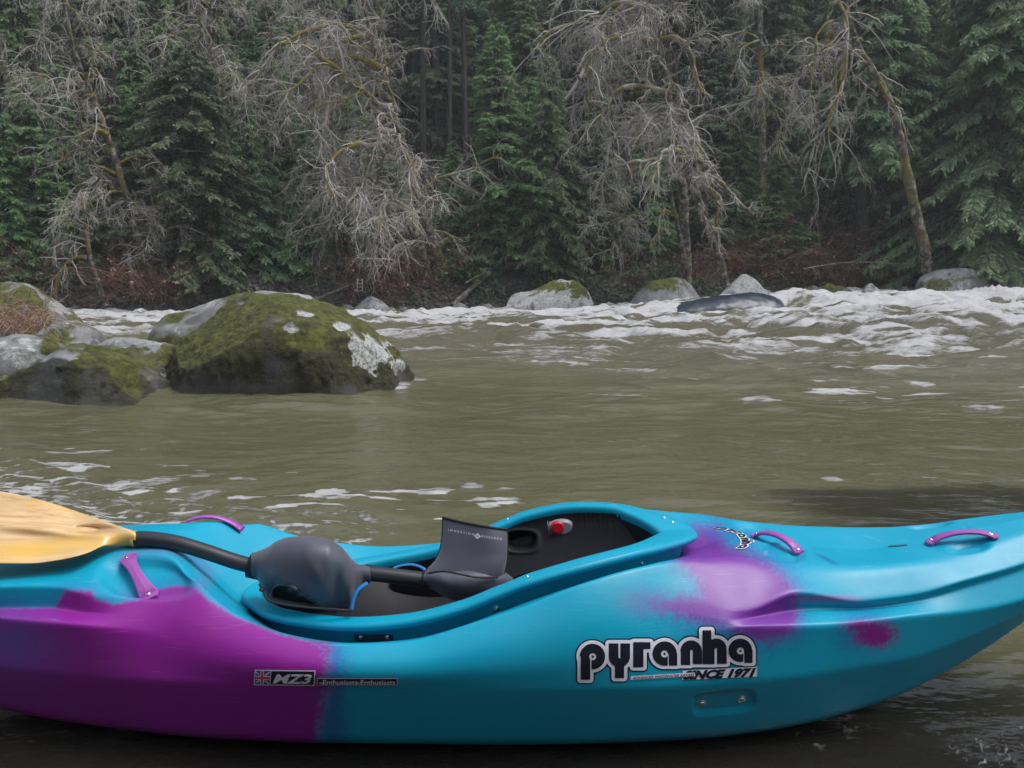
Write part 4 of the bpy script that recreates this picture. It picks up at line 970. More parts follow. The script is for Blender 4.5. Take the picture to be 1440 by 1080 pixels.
def conifer(name, h, r, seed, mat, style='cedar', low=.04, dens=1.0, leaf=.20, droop=.5, nl=7, thick=.018, wid=.14, top_r=.02):
    """tapered trunk and boughs; crown of many flat drooping sprays. built at the origin"""
    rng = np.random.default_rng(seed); root = empty(name, (0, 0, 0))
    tz = np.linspace(-.5, h, 14); tp = np.stack([.12*np.sin(tz*.5+seed), .12*np.cos(tz*.4+seed), tz], 1); tr = thick*h*(1-np.clip(tz/h, 0, 1))**.8+top_r
    V, Fq, _ = multi_tubes([(tp, tr)], 9); mesh('trunk', V, Fq, MBK, root)
    nb = int(26*h*dens); lines = []; C = []; D = []; LL = []; tone = []
    for i in range(nb):
        f = low+(1-low)*((i+rng.random())/nb); z = f*h
        prof = (1-f)**.75*(.55+.45*min(1, (f-low+.06)/.22)) if style != 'bush' else sqrt(max(0, 1-((f-.35)/.67)**2))*.9
        az = rng.random()*2*pi; L = r*max(prof, .05)*rng.uniform(.72, 1.15)*(1+.6*float(vnoise(z*.55+seed*3, 1.3*cos(az), 1.3*sin(az), 7)))+.12; out = np.array([cos(az), sin(az), 0]); side = np.array([-sin(az), cos(az), 0])
        k = 7; s = np.linspace(0, 1, k)
        if style == 'fir': zz = .10*s-droop*.45*s**2
        else: zz = .18*s-droop*s**1.6+.12*s**4
        wob = rng.normal(0, .06)
        p = np.array([0, 0, z])+out*(s*L)[:, None]+np.array([0, 0, 1.])*(zz*L)[:, None]+side*(wob*L*s**2)[:, None]
        lines.append((p, (.006+.010*L)*(1-s*.85)))
        m_ = max(4, int(L/(.072 if style != 'fir' else .066)))
        tt = rng.uniform(.16, 1.0, m_)**.85; tt[:2] = (.98, .9)
        bt = rng.uniform(0, .25)
        j = np.minimum((tt*(k-1)).astype(int), k-2); fq = (tt*(k-1)-j)[:, None]; c = p[j]*(1-fq)+p[j+1]*fq
        tn_ = p[j+1]-p[j]; tn_ /= np.linalg.norm(tn_, axis=1)[:, None]
        c = np.repeat(c, 2, 0); tn_ = np.repeat(tn_, 2, 0); q = np.repeat(tt, 2); sg = np.tile([-1., 1.], m_); M2 = 2*m_
        ln = leaf*rng.uniform(.6, 1.3, M2)*(1.15-.45*q)*(.7+.5*min(L/2, 1))
        d = tn_*rng.uniform(.35, .9, M2)[:, None]+side*(sg*rng.uniform(.5, 1.0, M2))[:, None]+np.array([0, 0, -1])*(rng.uniform(.05, .75, M2)*droop*1.5)[:, None]
        d /= np.linalg.norm(d, axis=1)[:, None]
        fa_ = np.tile(np.linspace(0, 1, nl), M2); R_ = lambda a_: np.repeat(a_, nl, 0)
        cc = R_(c)+R_(d)*(R_(ln)*fa_*.75)[:, None]; nn_ = len(fa_)
        dd = R_(d)+R_(tn_)*rng.uniform(-.2, .9, nn_)[:, None]+rng.normal(0, .28, (nn_, 3))+np.array([0, 0, -.25*droop]); dd /= np.linalg.norm(dd, axis=1)[:, None]
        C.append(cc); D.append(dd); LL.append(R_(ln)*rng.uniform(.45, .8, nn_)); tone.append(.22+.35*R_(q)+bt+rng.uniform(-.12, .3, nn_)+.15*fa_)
    V, Fq, _ = multi_tubes(lines, 3); bo = mesh('boughs', V, Fq, MBK, root)
    C = np.concatenate(C); D = np.concatenate(D); LL = np.concatenate(LL); tone = np.concatenate(tone)
    V, Fq = leaflets(C, D, LL, LL*wid, rng)
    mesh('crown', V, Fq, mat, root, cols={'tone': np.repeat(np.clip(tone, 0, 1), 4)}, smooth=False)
    return root
def copy_tree(o, loc, rz=0, s=1.0, sz=None, label=None, cat=None, group=None):
    r = o.copy(); COL.objects.link(r); r.location = loc; r.rotation_euler = (0, 0, rz); r.scale = (s, s, sz or s)
    for k in ('label', 'category', 'group'):
        if k in r: del r[k]
    tag(r, label, cat, group)
    for ch in list(o.children):
        c = ch.copy(); COL.objects.link(c); c.parent = r
    return r
used = set()
def place(o, loc, rz=0, s=1.0, sz=None, label=None, cat=None, group=None):
    if o.name not in used:
        used.add(o.name); o.location = loc; o.rotation_euler = (0, 0, rz); o.scale = (s, s, sz or s); tag(o, label, cat, group); return o
    return copy_tree(o, loc, rz, s, sz, label, cat, group)
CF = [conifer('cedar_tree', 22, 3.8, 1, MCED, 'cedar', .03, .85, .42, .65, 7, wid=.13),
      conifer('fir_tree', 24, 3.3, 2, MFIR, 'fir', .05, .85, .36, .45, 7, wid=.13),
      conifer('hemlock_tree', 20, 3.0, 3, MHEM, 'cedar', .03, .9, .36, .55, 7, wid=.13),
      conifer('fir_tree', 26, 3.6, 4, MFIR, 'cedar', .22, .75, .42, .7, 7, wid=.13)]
def gz(x, y): return float(ground_z(np.array(x), np.array(y)))
rng = random.Random(11); gap_lo, gap_hi = 585, 668
rowsT = [(5.5, 12, 'second row', .62), (10, 15, 'third row', .78), (15.5, 18, '', .92), (23, 20, '', 1.0), (32, 22, '', 1.08), (44, 24, '', 1.1)]
for ri, (dyr, n, _, sc_) in enumerate(rowsT):
    for i in range(int(n*1.3)):
        Yr = 31+dyr; half = 1.02*Yr; n_ = int(n*1.3); x = -half+2*half*(i+.5)/n_+rng.uniform(-.9, .9)
        Y = float(Yb(x))+dyr+rng.uniform(-1.3, 1.3); px = 720+F*x/Y
        if ri < 2 and gap_lo-15 < px < gap_hi+15: continue
        if ri < 2 and 1130 < px < 1230: continue
        ki = rng.choices([0, 1, 2, 3], [4, 3, 3, 2] if px > 420 else [3, 1, 6, 1])[0]
        if ri < 2 and ki == 3: ki = 1
        s = sc_*rng.uniform(.82, 1.15)
        place(CF[ki], (x, Y, gz(x, Y)-.2), rng.uniform(0, 6.28), s, s*rng.uniform(.9, 1.15), ['dark green cedar with drooping sprays in the forest across the river', 'blue green fir in the forest across the river', 'bright green hemlock in the forest across the river', 'tall fir with a bare lower trunk in the forest across the river'][ki], 'conifer', ['cedars of the forest behind the bank', 'firs of the forest behind the bank', 'hemlocks of the forest behind the bank', 'tall firs of the forest behind the bank'][ki])
YT = conifer('cedar_tree', 6.5, 1.7, 14, MHEM, 'cedar', .0, 1.3, .28, .6, 7)
for i, (px, d, s) in enumerate([(20, 2.0, .8), (105, 3.4, 1.0), (140, 1.6, .6), (215, 3.6, 1.1), (395, 3.4, 1.05), (430, 1.5, .6), (500, 4.2, 1.1), (560, 2.2, .6), (640, 3.2, .7), (742, 3.5, 1.0), (905, 3.2, .9), (1035, 3.4, .8), (1140, 4.2, .8), (1195, 5.5, .9), (-30, 3.6, 1.1), (480, 2.2, .7), (325, 4.0, 1.2), (245, 4.6, 1.4), (70, 5.0, 1.3)]):
    x, Y = (lambda px, d: (lambda Y: ((px-720)/F*Y, Y))(30.5+min(0, (px-720)/F*8.5)+d))(px, d)
    Y = float(Yb(x))+d; place(YT, (x, Y, gz(x, Y)-.1), i*2.1, s, s*1.1, 'young light green cedar filling in low along the bank', 'conifer', 'young cedars along the bank')
# bare dark trunks in the gap
def px_ground(px, d):
    """point on the bank d metres behind the waterline seen at column px"""
    Y = 30.0
    for _ in range(20): x = (px-720)/F*Y*1.0; Y = float(Yb(x))+d
    return x, Y
def pole_tree(px, d, r, h, label):
    x, Y = px_ground(px, d); z = gz(x, Y); root = empty('fir_tree', (x, Y, z), label, 'conifer', 'straight dark trunks in the forest gap')
    tz = np.linspace(-.4, h, 12); p = np.stack([x+.08*np.sin(tz*.3+px), Y+0*tz, z+tz], 1)
    V, Fq, _ = multi_tubes([(p, r*(1-.5*np.clip(tz/h, 0, 1)))], 10); mesh('trunk', V, Fq, MBK, root)
    rg_ = np.random.default_rng(px); ls = []; C = []; D = []; LL = []; tn = []
    for k in range(60):
        zz = h*(.2+.8*rg_.random()); a = rg_.random()*6.28; L = rg_.uniform(.5, 2.2)*(.35 if zz < h*.45 else 1)
        s = np.linspace(0, 1, 6); q = np.array([x, Y, z+zz])+np.array([cos(a), sin(a), 0])*(s*L)[:, None]+np.array([0, 0, -1.])*(.35*L*s**2)[:, None]; ls.append((q, .02*(1-.8*s)))
        if zz > h*.42:
            for j in range(int(L*40)):
                qq = rg_.uniform(.2, 1); c = q[min(int(qq*5), 5)]+rg_.normal(0, .07, 3); dd = np.array([cos(a), sin(a), -.5])+rg_.normal(0, .6, 3); dd /= np.linalg.norm(dd)
                C.append(c); D.append(dd); LL.append(rg_.uniform(.15, .35)); tn.append(rg_.random()*.7)
    V, Fq, _ = multi_tubes(ls, 3); mesh('boughs', V, Fq, MBK, root)
    LL = np.array(LL); V, Fq = leaflets(np.array(C), np.array(D), LL, LL*.16, rg_); mesh('crown', V, Fq, MFIR, root, cols={'tone': np.repeat(np.array(tn), 4)}, smooth=False)
for px, d, r in [(601, 10, .17), (618, 15, .22), (634, 8.5, .13), (645, 16, .22), (654, 9, .14), (588, 16, .2), (1150, 12, .14), (1172, 15, .2), (1196, 11, .14)]:
    pole_tree(px, d, r, 20, 'slim dark trunk standing in the forest gap' if px < 700 else 'slim dark trunk behind the leaning alder on the right')
# front trees, each its own
def front(px, d, h, r, seed, mat, label, style='cedar', name='cedar_tree', **kw):
    x, Y = px_ground(px, d); o = conifer(name, h, r, seed, mat, style, **kw); o.location = (x, Y, gz(x, Y)-.15); o.rotation_euler = (0, 0, seed*1.3); tag(o, label, 'conifer'); return o
front(285, 1.2, 8.2, 2.35, 21, MBUSH, 'dense rounded dark green evergreen leaning over the water left of centre', 'bush', low=.0, dens=1.25, leaf=.26, droop=.6, nl=5, wid=.22)
front(358, 2.2, 6.2, 2.1, 22, MCED, 'low cedar on the bank just right of the dense rounded evergreen', low=.0, dens=1.1, leaf=.26, droop=.7)
front(700, 2.2, 9.6, 2.5, 23, MHEM, 'bright green cedar with sweeping tiers right of the forest gap', low=.02, dens=1.0, leaf=.34, droop=.5)
front(770, 1.8, 9.0, 2.4, 24, MCED, 'full drooping cedar between the bright green cedar and the big bare alder', low=.02, dens=1.0, leaf=.32, droop=.75)
front(838, 2.6, 7.5, 2.0, 25, MCED, 'dark cedar behind the pale slender trunks', low=.05, dens=.9, leaf=.3, droop=.6)
front(1085, 1.6, 5.2, 1.6, 26, MHEM, 'young bright spruce with level tiers behind the pointed pale boulder', 'fir', 'spruce_tree', low=.06, dens=1.15, leaf=.26, droop=.45)
front(1000, 4.2, 8.0, 2.2, 27, MCED, 'shaded cedar behind the big leaning alder', low=.1, dens=.8, leaf=.34)
front(60, 3.0, 7.0, 2.2, 28, MHEM, 'pale green young cedar at the left end of the bank', low=.0, dens=.9, leaf=.32)
front(178, 2.8, 6.5, 1.9, 29, MCED, 'small cedar behind the arching mossy alder on the left', low=.0, dens=.9, leaf=.3)
front(450, 3.0, 5.8, 2.0, 30, MCED, 'low spreading cedar under the drooping grey twigs', low=.0, dens=.9, leaf=.3, droop=.7)
front(545, 3.5, 5.0, 1.7, 31, MHEM, 'small cedar behind the thick mossy trunk left of the gap', low=.0, dens=.9, leaf=.3, droop=.6)
front(1250, 3.2, 13.5, 3.0, 32, MCED, 'tall cedar behind the leaning alder on the right', low=.3, dens=.8, leaf=.4, droop=.7)
def overhang(X, Y, h, r, seed, label, low, **kw):
    o = conifer('cedar_tree', h, r, seed, MCED, 'cedar', low=low, **kw); o.location = (X, Y, gz(X, Y)-.15); tag(o, label, 'conifer'); return o
overhang(19.2, 31.5, 18, 4.8, 33, 'big cedar with long feathery boughs at the right edge', .10, dens=.95, leaf=.42, droop=.75, nl=7, wid=.12)
overhang(14.8, 33.0, 17, 3.8, 34, 'large cedar with layered feathery boughs left of the one at the right edge', .27, dens=.95, leaf=.42, droop=.7, nl=7, wid=.12)
# ------------------------------------------------------------------ bare alders
m, t, b = newmat('alder_bark', rough=.85, spec=.2); a = attr(t, 'kind_of_bark'); v = coords(t, (1, 1, 1))
sep = N(t, 'ShaderNodeSeparateColor'); t.links.new(a.outputs['Color'], sep.inputs[0]); tw, ms_, _ = sep.outputs
trunkc = ramp(t, noise(t, 4.5, 7, .7, v), [(.36, (.030, .026, .020)), (.50, (.085, .075, .060)), (.60, (.26, .25, .22)), (.75, (.42, .41, .38))])
twigc = ramp(t, noise(t, 1.3, 4, .6, v), [(.3, (.30, .27, .24)), (.55, (.48, .45, .41)), (.75, (.64, .62, .58))])
mossc = ramp(t, noise(t, 6, 5, .7, v), [(.3, (.070, .060, .014)), (.55, (.19, .155, .030)), (.8, (.30, .23, .055))])
c = mixc(t, tw, trunkc, twigc); c = mixc(t, ms_, c, mossc); t.links.new(c, b.inputs['Base Color']); bump(t, b, noise(t, 12, 5, .7, v), .8, .03); MALD = m
def curve_from(p, d, L, k, rng, grav, wig, curl=0.0):
    """arching limb: starts along d, bends down with grav"""
    pts = [p]; d = d/np.linalg.norm(d); st = L/(k-1)
    for i in range(k-1):
        d = d+rng.normal(0, wig*1.25, 3)+np.array([0, 0, -grav]); d /= np.linalg.norm(d); p = p+d*st; pts.append(p)
    return np.array(pts)
def alder(label, trunks, seed, limbs=20, L1=3.0, lowf=.3, bias=(0, 0, 0), dens=1.0, moss=.5, extra=(), rt=.16, group=None, grav=.115, name='alder_tree', fine=.86, twig=.0088):
    """trunks: list of world polylines. grows limbs > branches > twigs, all drooping"""
    rng = np.random.default_rng(seed); root = empty(name, tuple(trunks[0][0]), label, 'bare tree', group)
    tl = []; L = []; bias = np.array(bias, float)
    starts = []
    for tr in trunks:
        p = catmull(tr, 6); n = len(p); s = np.linspace(0, 1, n); rr = rt*(1-.72*s); tl.append((p, rr, 0))
        for i in range(int(limbs*dens)):
            f = lowf+(1-lowf)*rng.random()**.9; j = min(int(f*(n-1)), n-2); az = rng.random()*2*pi
            d = np.array([cos(az), sin(az)*.8, rng.uniform(-.05, .8)])+bias
            starts.append((p[j], d, L1*rng.uniform(.5, 1.2)*(1.1-.35*f), rr[j]*.36))
    nex = len(starts)
    for (P0, D0, l, r) in extra: starts.append((np.array(P0), np.array(D0, float), l, r*1.15))
    for si_, (p0, d, l, r) in enumerate(starts):
        k1 = 12; q = curve_from(p0, d, l, k1, rng, grav*(1.7 if si_ >= nex else 1), .17); s = np.linspace(0, 1, k1); r = max(r, .016)
        mo = 1.0 if (rng.random() < moss or si_ >= nex) else .25
        L.append((q, (r*(1-.72*s)+.004)*(1+.28*rng.normal(0, 1, k1)*(mo > .5)).clip(.6, 1.6), mo))
        for b_ in range(int((5+l*4.2)*fine)):
            f = rng.uniform(.15, 1); j = min(int(f*(k1-1)), k1-2); tdir = q[j+1]-q[j]; tdir /= np.linalg.norm(tdir)
            d2 = tdir*.8+rng.normal(0, .62, 3)+np.array([0, 0, rng.uniform(-.5, .15)]); l2 = l*rng.uniform(.16, .42)
            k2 = 6; q2 = curve_from(q[j], d2, l2, k2, rng, grav*1.25, .2); s2 = np.linspace(0, 1, k2)
            L.append((q2, (r*.34*(1-.6*f)+.003)*(1-.6*s2)+.003, mo*.4*rng.random()))
            for c_ in range(int((2.5+l2*3.6)*fine)):
                f3 = rng.uniform(.1, 1); j3 = min(int(f3*(k2-1)), k2-2); td = q2[j3+1]-q2[j3]; td /= np.linalg.norm(td)
                d3 = td*.8+rng.normal(0, .55, 3)+np.array([0, 0, -.2]); l3 = l2*rng.uniform(.25, .6)+.06
                q3 = curve_from(q2[j3], d3, l3, 5, rng, .16, .26); L.append((q3, twig*.62*(1-.55*np.linspace(0, 1, 5)), 0))
                for e_ in range(1):
                    d4 = (q3[3]-q3[1])*3/l3+rng.normal(0, .6, 3); q4 = curve_from(q3[rng.integers(1, 4)], d4, l3*rng.uniform(.4, .8), 4, rng, .12, .25); L.append((q4, twig*.45*(1-.5*np.linspace(0, 1, 4)), 0))
    V, Fq, tg = multi_tubes(tl, 10)
    nn_ = fbm(V[:, 0]*2.2, V[:, 1]*2.2, V[:, 2]*2.2, 4, seed); g = V.copy()
    V = V+rt*.25*np.stack([fbm(g[:, 0]*5, g[:, 1]*5, g[:, 2]*5, 2, 1), fbm(g[:, 0]*5, g[:, 1]*5, g[:, 2]*5, 2, 2), 0*nn_], 1)
    mesh('trunk', V, Fq, MALD, root, cols={'kind_of_bark': np.stack([0*nn_, sst(.02, .25, nn_)*moss*1.2, 0*nn_], 1).clip(0, 1)})
    big = [x for x in L if len(x[0]) == 12]; sm = [x for x in L if len(x[0]) < 12]
    V, Fq, tg = multi_tubes([(catmull(a_, 3), np.interp(np.linspace(0, 11, 34), np.arange(12), b_), c_) for a_, b_, c_ in big], 6); nn_ = fbm(V[:, 0]*1.5, V[:, 1]*1.5, V[:, 2]*1.5, 3, seed+1)
    mesh('limbs', V, Fq, MALD, root, cols={'kind_of_bark': np.stack([np.full(len(V), .6), np.clip(tg*sst(-.35, .1, nn_), 0, 1), 0*nn_], 1)})
    V, Fq, tg = multi_tubes(sm, 3)
    mesh('twigs', V, Fq, MALD, root, cols={'kind_of_bark': np.stack([np.ones(len(V)), np.clip(tg, 0, 1), 0*tg], 1)}, smooth=False)
    return root
def line(Y0, pts, dY=0.0):
    """polyline from picture columns at depth Y0, leaning dY metres towards us at its end"""
    n = len(pts); P = [at(px, py, Y0-dY*i/(n-1)) for i, (px, py) in enumerate(pts)]; return P
def L_(px, py, Y): return tuple(at(px, py, Y))
alder('grey alder on the left leaning left, with arching mossy boughs down its left side', [line(27.5, [(222, 402), (192, 330), (176, 270), (151, 191), (128, 130), (111, 92), (92, 16), (80, -60)], 2.5), line(27.6, [(236, 395), (222, 330), (212, 266)], .5)], 101, 22, 2.6, .28, (-.6, -.3, .1), moss=.55, rt=.13, extra=[(L_(160, 215, 26.5), (-1, -.2, .5), 2.2, .05), (L_(152, 190, 26.3), (-1, -.3, .5), 2.2, .05), (L_(165, 245, 26.6), (-1, -.2, .45), 2.4, .05), (L_(178, 270, 26.8), (-1, -.4, .25), 2.6, .06), (L_(133, 135, 26), (-1, -.2, .4), 2., .05)])
alder('small mossy alder bending to the left over the bank at far left', [line(26.3, [(150, 430), (130, 375), (122, 320), (128, 270), (140, 250)], .8)], 102, 14, 2.2, .25, (-.8, -.3, -.1), moss=.5, rt=.10, extra=[(L_(122, 362, 26.1), (-1, -.2, .3), 2.6, .06)])
alder('grey alder rising from behind the dense rounded evergreen', [line(31, [(352, 300), (340, 220), (326, 187), (305, 130), (290, 70), (274, 0), (262, -60)], 2.0), line(31, [(326, 187), (310, 120), (292, 50), (300, -20)], 2)], 103, 20, 3.0, .2, (-.1, -.4, .1), moss=.25, rt=.15)
alder('thin pale alder at the upper left behind the left leaning one', [line(31, [(190, 300), (180, 200), (160, 100), (148, 20), (140, -60)], 1), ], 104, 22, 3.0, .25, (0, -.4, .1), moss=.2, rt=.11)
alder('thick mossy maple left of the gap with a mass of drooping grey twigs', [line(30.8, [(628, 400), (612, 350), (590, 290), (572, 228), (560, 185), (551, 151), (535, 95), (519, 40), (505, -40)], 2.2), line(30.6, [(600, 385), (585, 330), (560, 285), (530, 265), (503, 258)], 1.8)], 105, 30, 3.8, .22, (-.75, -.5, .05), moss=.5, rt=.24, extra=[(L_(551, 151, 29), (-1, -.3, .3), 4.5, .10), (L_(535, 95, 29), (-1, -.3, .25), 4.6, .10), (L_(525, 50, 29), (-1, -.3, .45), 5, .10), (L_(503, 258, 29), (-1, -.3, -.3), 4., .07), (L_(560, 200, 29.2), (-1, -.4, .1), 4.6, .09), (L_(519, 40, 29), (-1, -.2, .3), 5.5, .08)], name='maple_tree', dens=1.1)
alder('slender pale alder in the upper middle left with bare drooping tips', [line(31.5, [(462, 330), (455, 240), (440, 130), (425, 50), (415, -50)], 1.5)], 106, 24, 3.4, .4, (-.3, -.4, .1), moss=.25, rt=.12)
alder('thick leaning alder in the centre right whose upper trunk bends left', [line(31.2, [(966, 398), (962, 300), (958, 225), (945, 165), (927, 68), (907, 0), (895, -70)], 2.8)], 107, 34, 4.0, .34, (-.75, -.6, .15), moss=.3, rt=.22, extra=[(L_(915, 20, 29), (-1, -.4, .3), 5.5, .10), (L_(925, 60, 29), (-1, -.4, .2), 5., .09), (L_(940, 130, 29.3), (-1, -.5, .0), 4.6, .09), (L_(930, 55, 29), (1, -.2, .4), 3., .08), (L_(905, 0, 29), (-1, -.2, .1), 5, .08)], dens=1.1)
alder('mottled moss barked alder leaning out beside the pointed pale boulder, forked low with drooping arms', [line(28.6, [(1020, 402), (1010, 360), (991, 310), (976, 262), (963, 223), (957, 205)], 1.2), line(28.0, [(990, 305), (968, 240), (975, 222), (1000, 240), (1030, 275), (1058, 303)], 1.0)], 108, 9, 1.6, .45, (0, -.3, 0), moss=.7, rt=.17, extra=[(L_(962, 225, 27.5), (-1, -.3, .2), 3.2, .09), (L_(962, 215, 27.5), (-1, -.5, .5), 3.4, .08), (L_(975, 245, 27.5), (1, -.2, -.2), 2.8, .07), (L_(945, 300, 28), (-1, -.3, .3), 2.2, .06)])
alder('slim mossy alder trunk left of the mottled leaning one', [line(29.5, [(968, 392), (955, 330), (943, 270), (935, 220)], .8)], 109, 6, 1.8, .5, (-.3, -.3, 0), moss=.8, rt=.11)
alder('pale slender alder trunk above the white lichened boulder', [line(29.3, [(877, 402), (872, 350), (868, 280), (862, 200), (858, 120)], .6), line(29.5, [(860, 402), (862, 340), (850, 260)], .6)], 110, 12, 2.0, .4, (-.2, -.3, 0), moss=.3, rt=.10)
alder('tall alder on the right leaning left with golden moss near its fork', [line(29.6, [(1308, 400), (1300, 350), (1285, 285), (1271, 223), (1258, 165), (1240, 120), (1211, 72), (1195, 30), (1182, -20)], 3.0), line(27.2, [(1195, 35), (1168, 50), (1158, 75), (1152, 100)], .4)], 111, 9, 2.4, .62, (-.2, -.3, -.2), moss=.6, rt=.22, extra=[(L_(1190, 15, 26.6), (-.3, -.3, -1), 3.2, .05), (L_(1180, 5, 26.6), (-.1, -.2, -1), 6.0, .05), (L_(1170, 30, 26.6), (-.6, -.2, -.5), 3.0, .05), (L_(1236, 115, 27.6), (.2, -.3, -.8), 2.8, .04), (L_(1180, 80, 26.6), (0, -.2, -1), 4.6, .04)], grav=.15, fine=.5)
alder('dark mossy maple limbs hanging in the shade right of the big centre alder', [line(33, [(1075, 330), (1072, 200), (1070, 80), (1066, -60)], 1)], 112, 16, 3.4, .45, (-.3, -.5, .1), moss=.95, rt=.2, name='maple_tree')
alder('bare alder at the upper right corner of the gap between the cedars', [line(33, [(1150, 330), (1146, 200), (1160, 60), (1170, -50)], 1)], 113, 14, 2.6, .4, (-.2, -.4, .1), moss=.2, rt=.1)
# greyish bare crowns in the distance at the left and above
AL = [alder(None, [[np.array([0, 0, -.4]), np.array([.3, 0, 3]), np.array([.1, 0, 6.5]), np.array([-.5, 0, 10])]], 120+i, 30, 2.9, .22, (0, 0, .25), moss=.12, rt=.12, twig=.0095, fine=.85) for i in range(2)]
for a_ in AL:
    del_keys = [k for k in ('category',) if k in a_]
    for k in del_keys: del a_[k]
for i, (px, d, s) in enumerate([(30, 3, 1.0), (110, 7, 1.1), (225, 5, 1.1), (330, 8, 1.1), (400, 5, .9), (470, 7, 1.1), (-60, 5, 1.1), (850, 6, 1.0), (0, 9, 1.2)]):
    x, Y = px_ground(px, d); place(AL[i % 2], (x, Y, gz(x, Y)), i*1.7, s, s*1.05, 'bare grey alder standing among the conifers', 'bare tree', 'bare alders among the conifers')
# ------------------------------------------------------------------ brambles, ferns, dry stems
m, t, b = newmat('bramble', rough=.8, spec=.2); a = attr(t, 'tone'); oi = N(t, 'ShaderNodeObjectInfo')
t.links.new(ramp(t, a.outputs['Fac'], [(0., (.030, .024, .016)), (.35, (.085, .055, .038)), (.7, (.20, .085, .065)), (1., (.38, .27, .20))]), b.inputs['Base Color']); MBR = m
def bramble(seed, w=1.4, h=1.5, n=80, leaves=160, pale=0.0):
    rg_ = np.random.default_rng(seed); ls = []; C = []
    for i in range(n):
        a = rg_.random()*6.28; p = np.array([cos(a), sin(a)*.6, 0])*rg_.random()*w*.6; d = np.array([cos(a)*.7, sin(a)*.5-.15, rg_.uniform(.5, 1.5)])
        q = curve_from(p, d, h*rg_.uniform(.6, 1.5), 8, rg_, .17, .12); ls.append((q, .011*(1-.7*np.linspace(0, 1, 8)), rg_.uniform(.1, .9)+pale))
        for k in range(5):
            j = rg_.integers(2, 7); q2 = curve_from(q[j], q[j]-q[j-1]+rg_.normal(0, .14, 3), rg_.uniform(.2, .6), 5, rg_, .14, .25); ls.append((q2, .005*(1-.5*np.linspace(0, 1, 5)), rg_.uniform(.2, 1)+pale)); C.append(q2[rg_.integers(1, 5)])
    V, Fq, tg = multi_tubes(ls, 3); tone = tg.clip(0, 1)
    root = empty('bramble_bush', (0, 0, 0)); mesh('stems', V, Fq, MBR, root, cols={'tone': tone}, smooth=False)
    C = np.array(C); C = C[rg_.integers(0, len(C), leaves)]+rg_.normal(0, .05, (leaves, 3)); D = rg_.normal(0, 1, (leaves, 3)); D /= np.linalg.norm(D, axis=1)[:, None]; LL = rg_.uniform(.05, .12, leaves)
    V, Fq = leaflets(C, D, LL, LL*.35, rg_); mesh('leaves', V, Fq, MBR, root, cols={'tone': np.repeat(rg_.uniform(.3, .95, leaves), 4)}, smooth=False); return root
BR = [bramble(201, 1.8, 2.2, 55, 260), bramble(202, 1.6, 1.7, 50, 220), bramble(203, 1.9, 2.7, 40, 160, .2)]
rng = random.Random(8); spots = []
for i in range(42): spots.append((rng.uniform(1060, 1460), rng.uniform(.3, 5.0)))
for i in range(7): spots.append((rng.uniform(500, 660), rng.uniform(.4, 1.8)))
for i in range(7): spots.append((rng.uniform(-40, 240), rng.uniform(.4, 2.2)))
for i in range(5): spots.append((rng.uniform(840, 1060), rng.uniform(.2, 2.6)))
for i, (px, d) in enumerate(spots):
    x, Y = px_ground(px, d); s = rng.uniform(.7, 1.15)
    g_ = ('reddish brown leafless bramble on the far bank right of centre', 'brambles on the right part of the bank') if px > 840 else ('reddish brown leafless bramble on the far bank left of centre', 'brambles on the left part of the bank')
    place(BR[i % 3], (x, Y, gz(x, Y)-.1), rng.uniform(0, 6.28), s, s, g_[0], 'bush', g_[1])
def leafy(seed, mat):
    rg_ = np.random.default_rng(seed); root = empty('leafy_shrub', (0, 0, 0)); ls = []; C = []; D = []
    for i in range(46):
        a = rg_.random()*6.28; q = curve_from(np.array([cos(a), sin(a), 0])*.25*rg_.random(), np.array([cos(a)*.8, sin(a)*.8, rg_.uniform(.4, 1.4)]), rg_.uniform(.6, 1.4), 8, rg_, .16, .1); ls.append((q, .010*(1-.7*np.linspace(0, 1, 8))))
        for k in range(46):
            f = rg_.uniform(.2, 1)*6.99; j = int(f); C.append(q[j]*(1-f+j)+q[min(j+1, 7)]*(f-j)); D.append(rg_.normal(0, .7, 3)+(q[min(j+1, 7)]-q[j])*3)
    V, Fq, _ = multi_tubes(ls, 3); mesh('stems', V, Fq, MBK, root)
    C = np.array(C); D = np.array(D); D /= np.linalg.norm(D, axis=1)[:, None]; LL = rg_.uniform(.07, .2, len(C))
    V, Fq = leaflets(C, D, LL, LL*.26, rg_); mesh('leaves', V, Fq, mat, root, cols={'tone': np.repeat(rg_.uniform(.1, 1, len(C)), 4)}, smooth=False); return root
SHB = [leafy(401, MHEM), leafy(402, MBUSH)]
rng = random.Random(21)
for i in range(34):
    px = rng.choice([rng.uniform(-20, 260), rng.uniform(540, 720), rng.uniform(640, 720), rng.uniform(840, 1440), rng.uniform(1040, 1440)]); x, Y = px_ground(px, rng.uniform(.4, 4.5)); s = rng.uniform(.6, 1.2)
    k = 'left' if px < 760 else 'right'
    place(SHB[i % 2], (x, Y, gz(x, Y)-.08), rng.uniform(0, 6.28), s, s, 'low green leafy shrub on the far bank '+k+' of centre', 'bush', 'leafy shrubs on the '+k+' part of the bank')
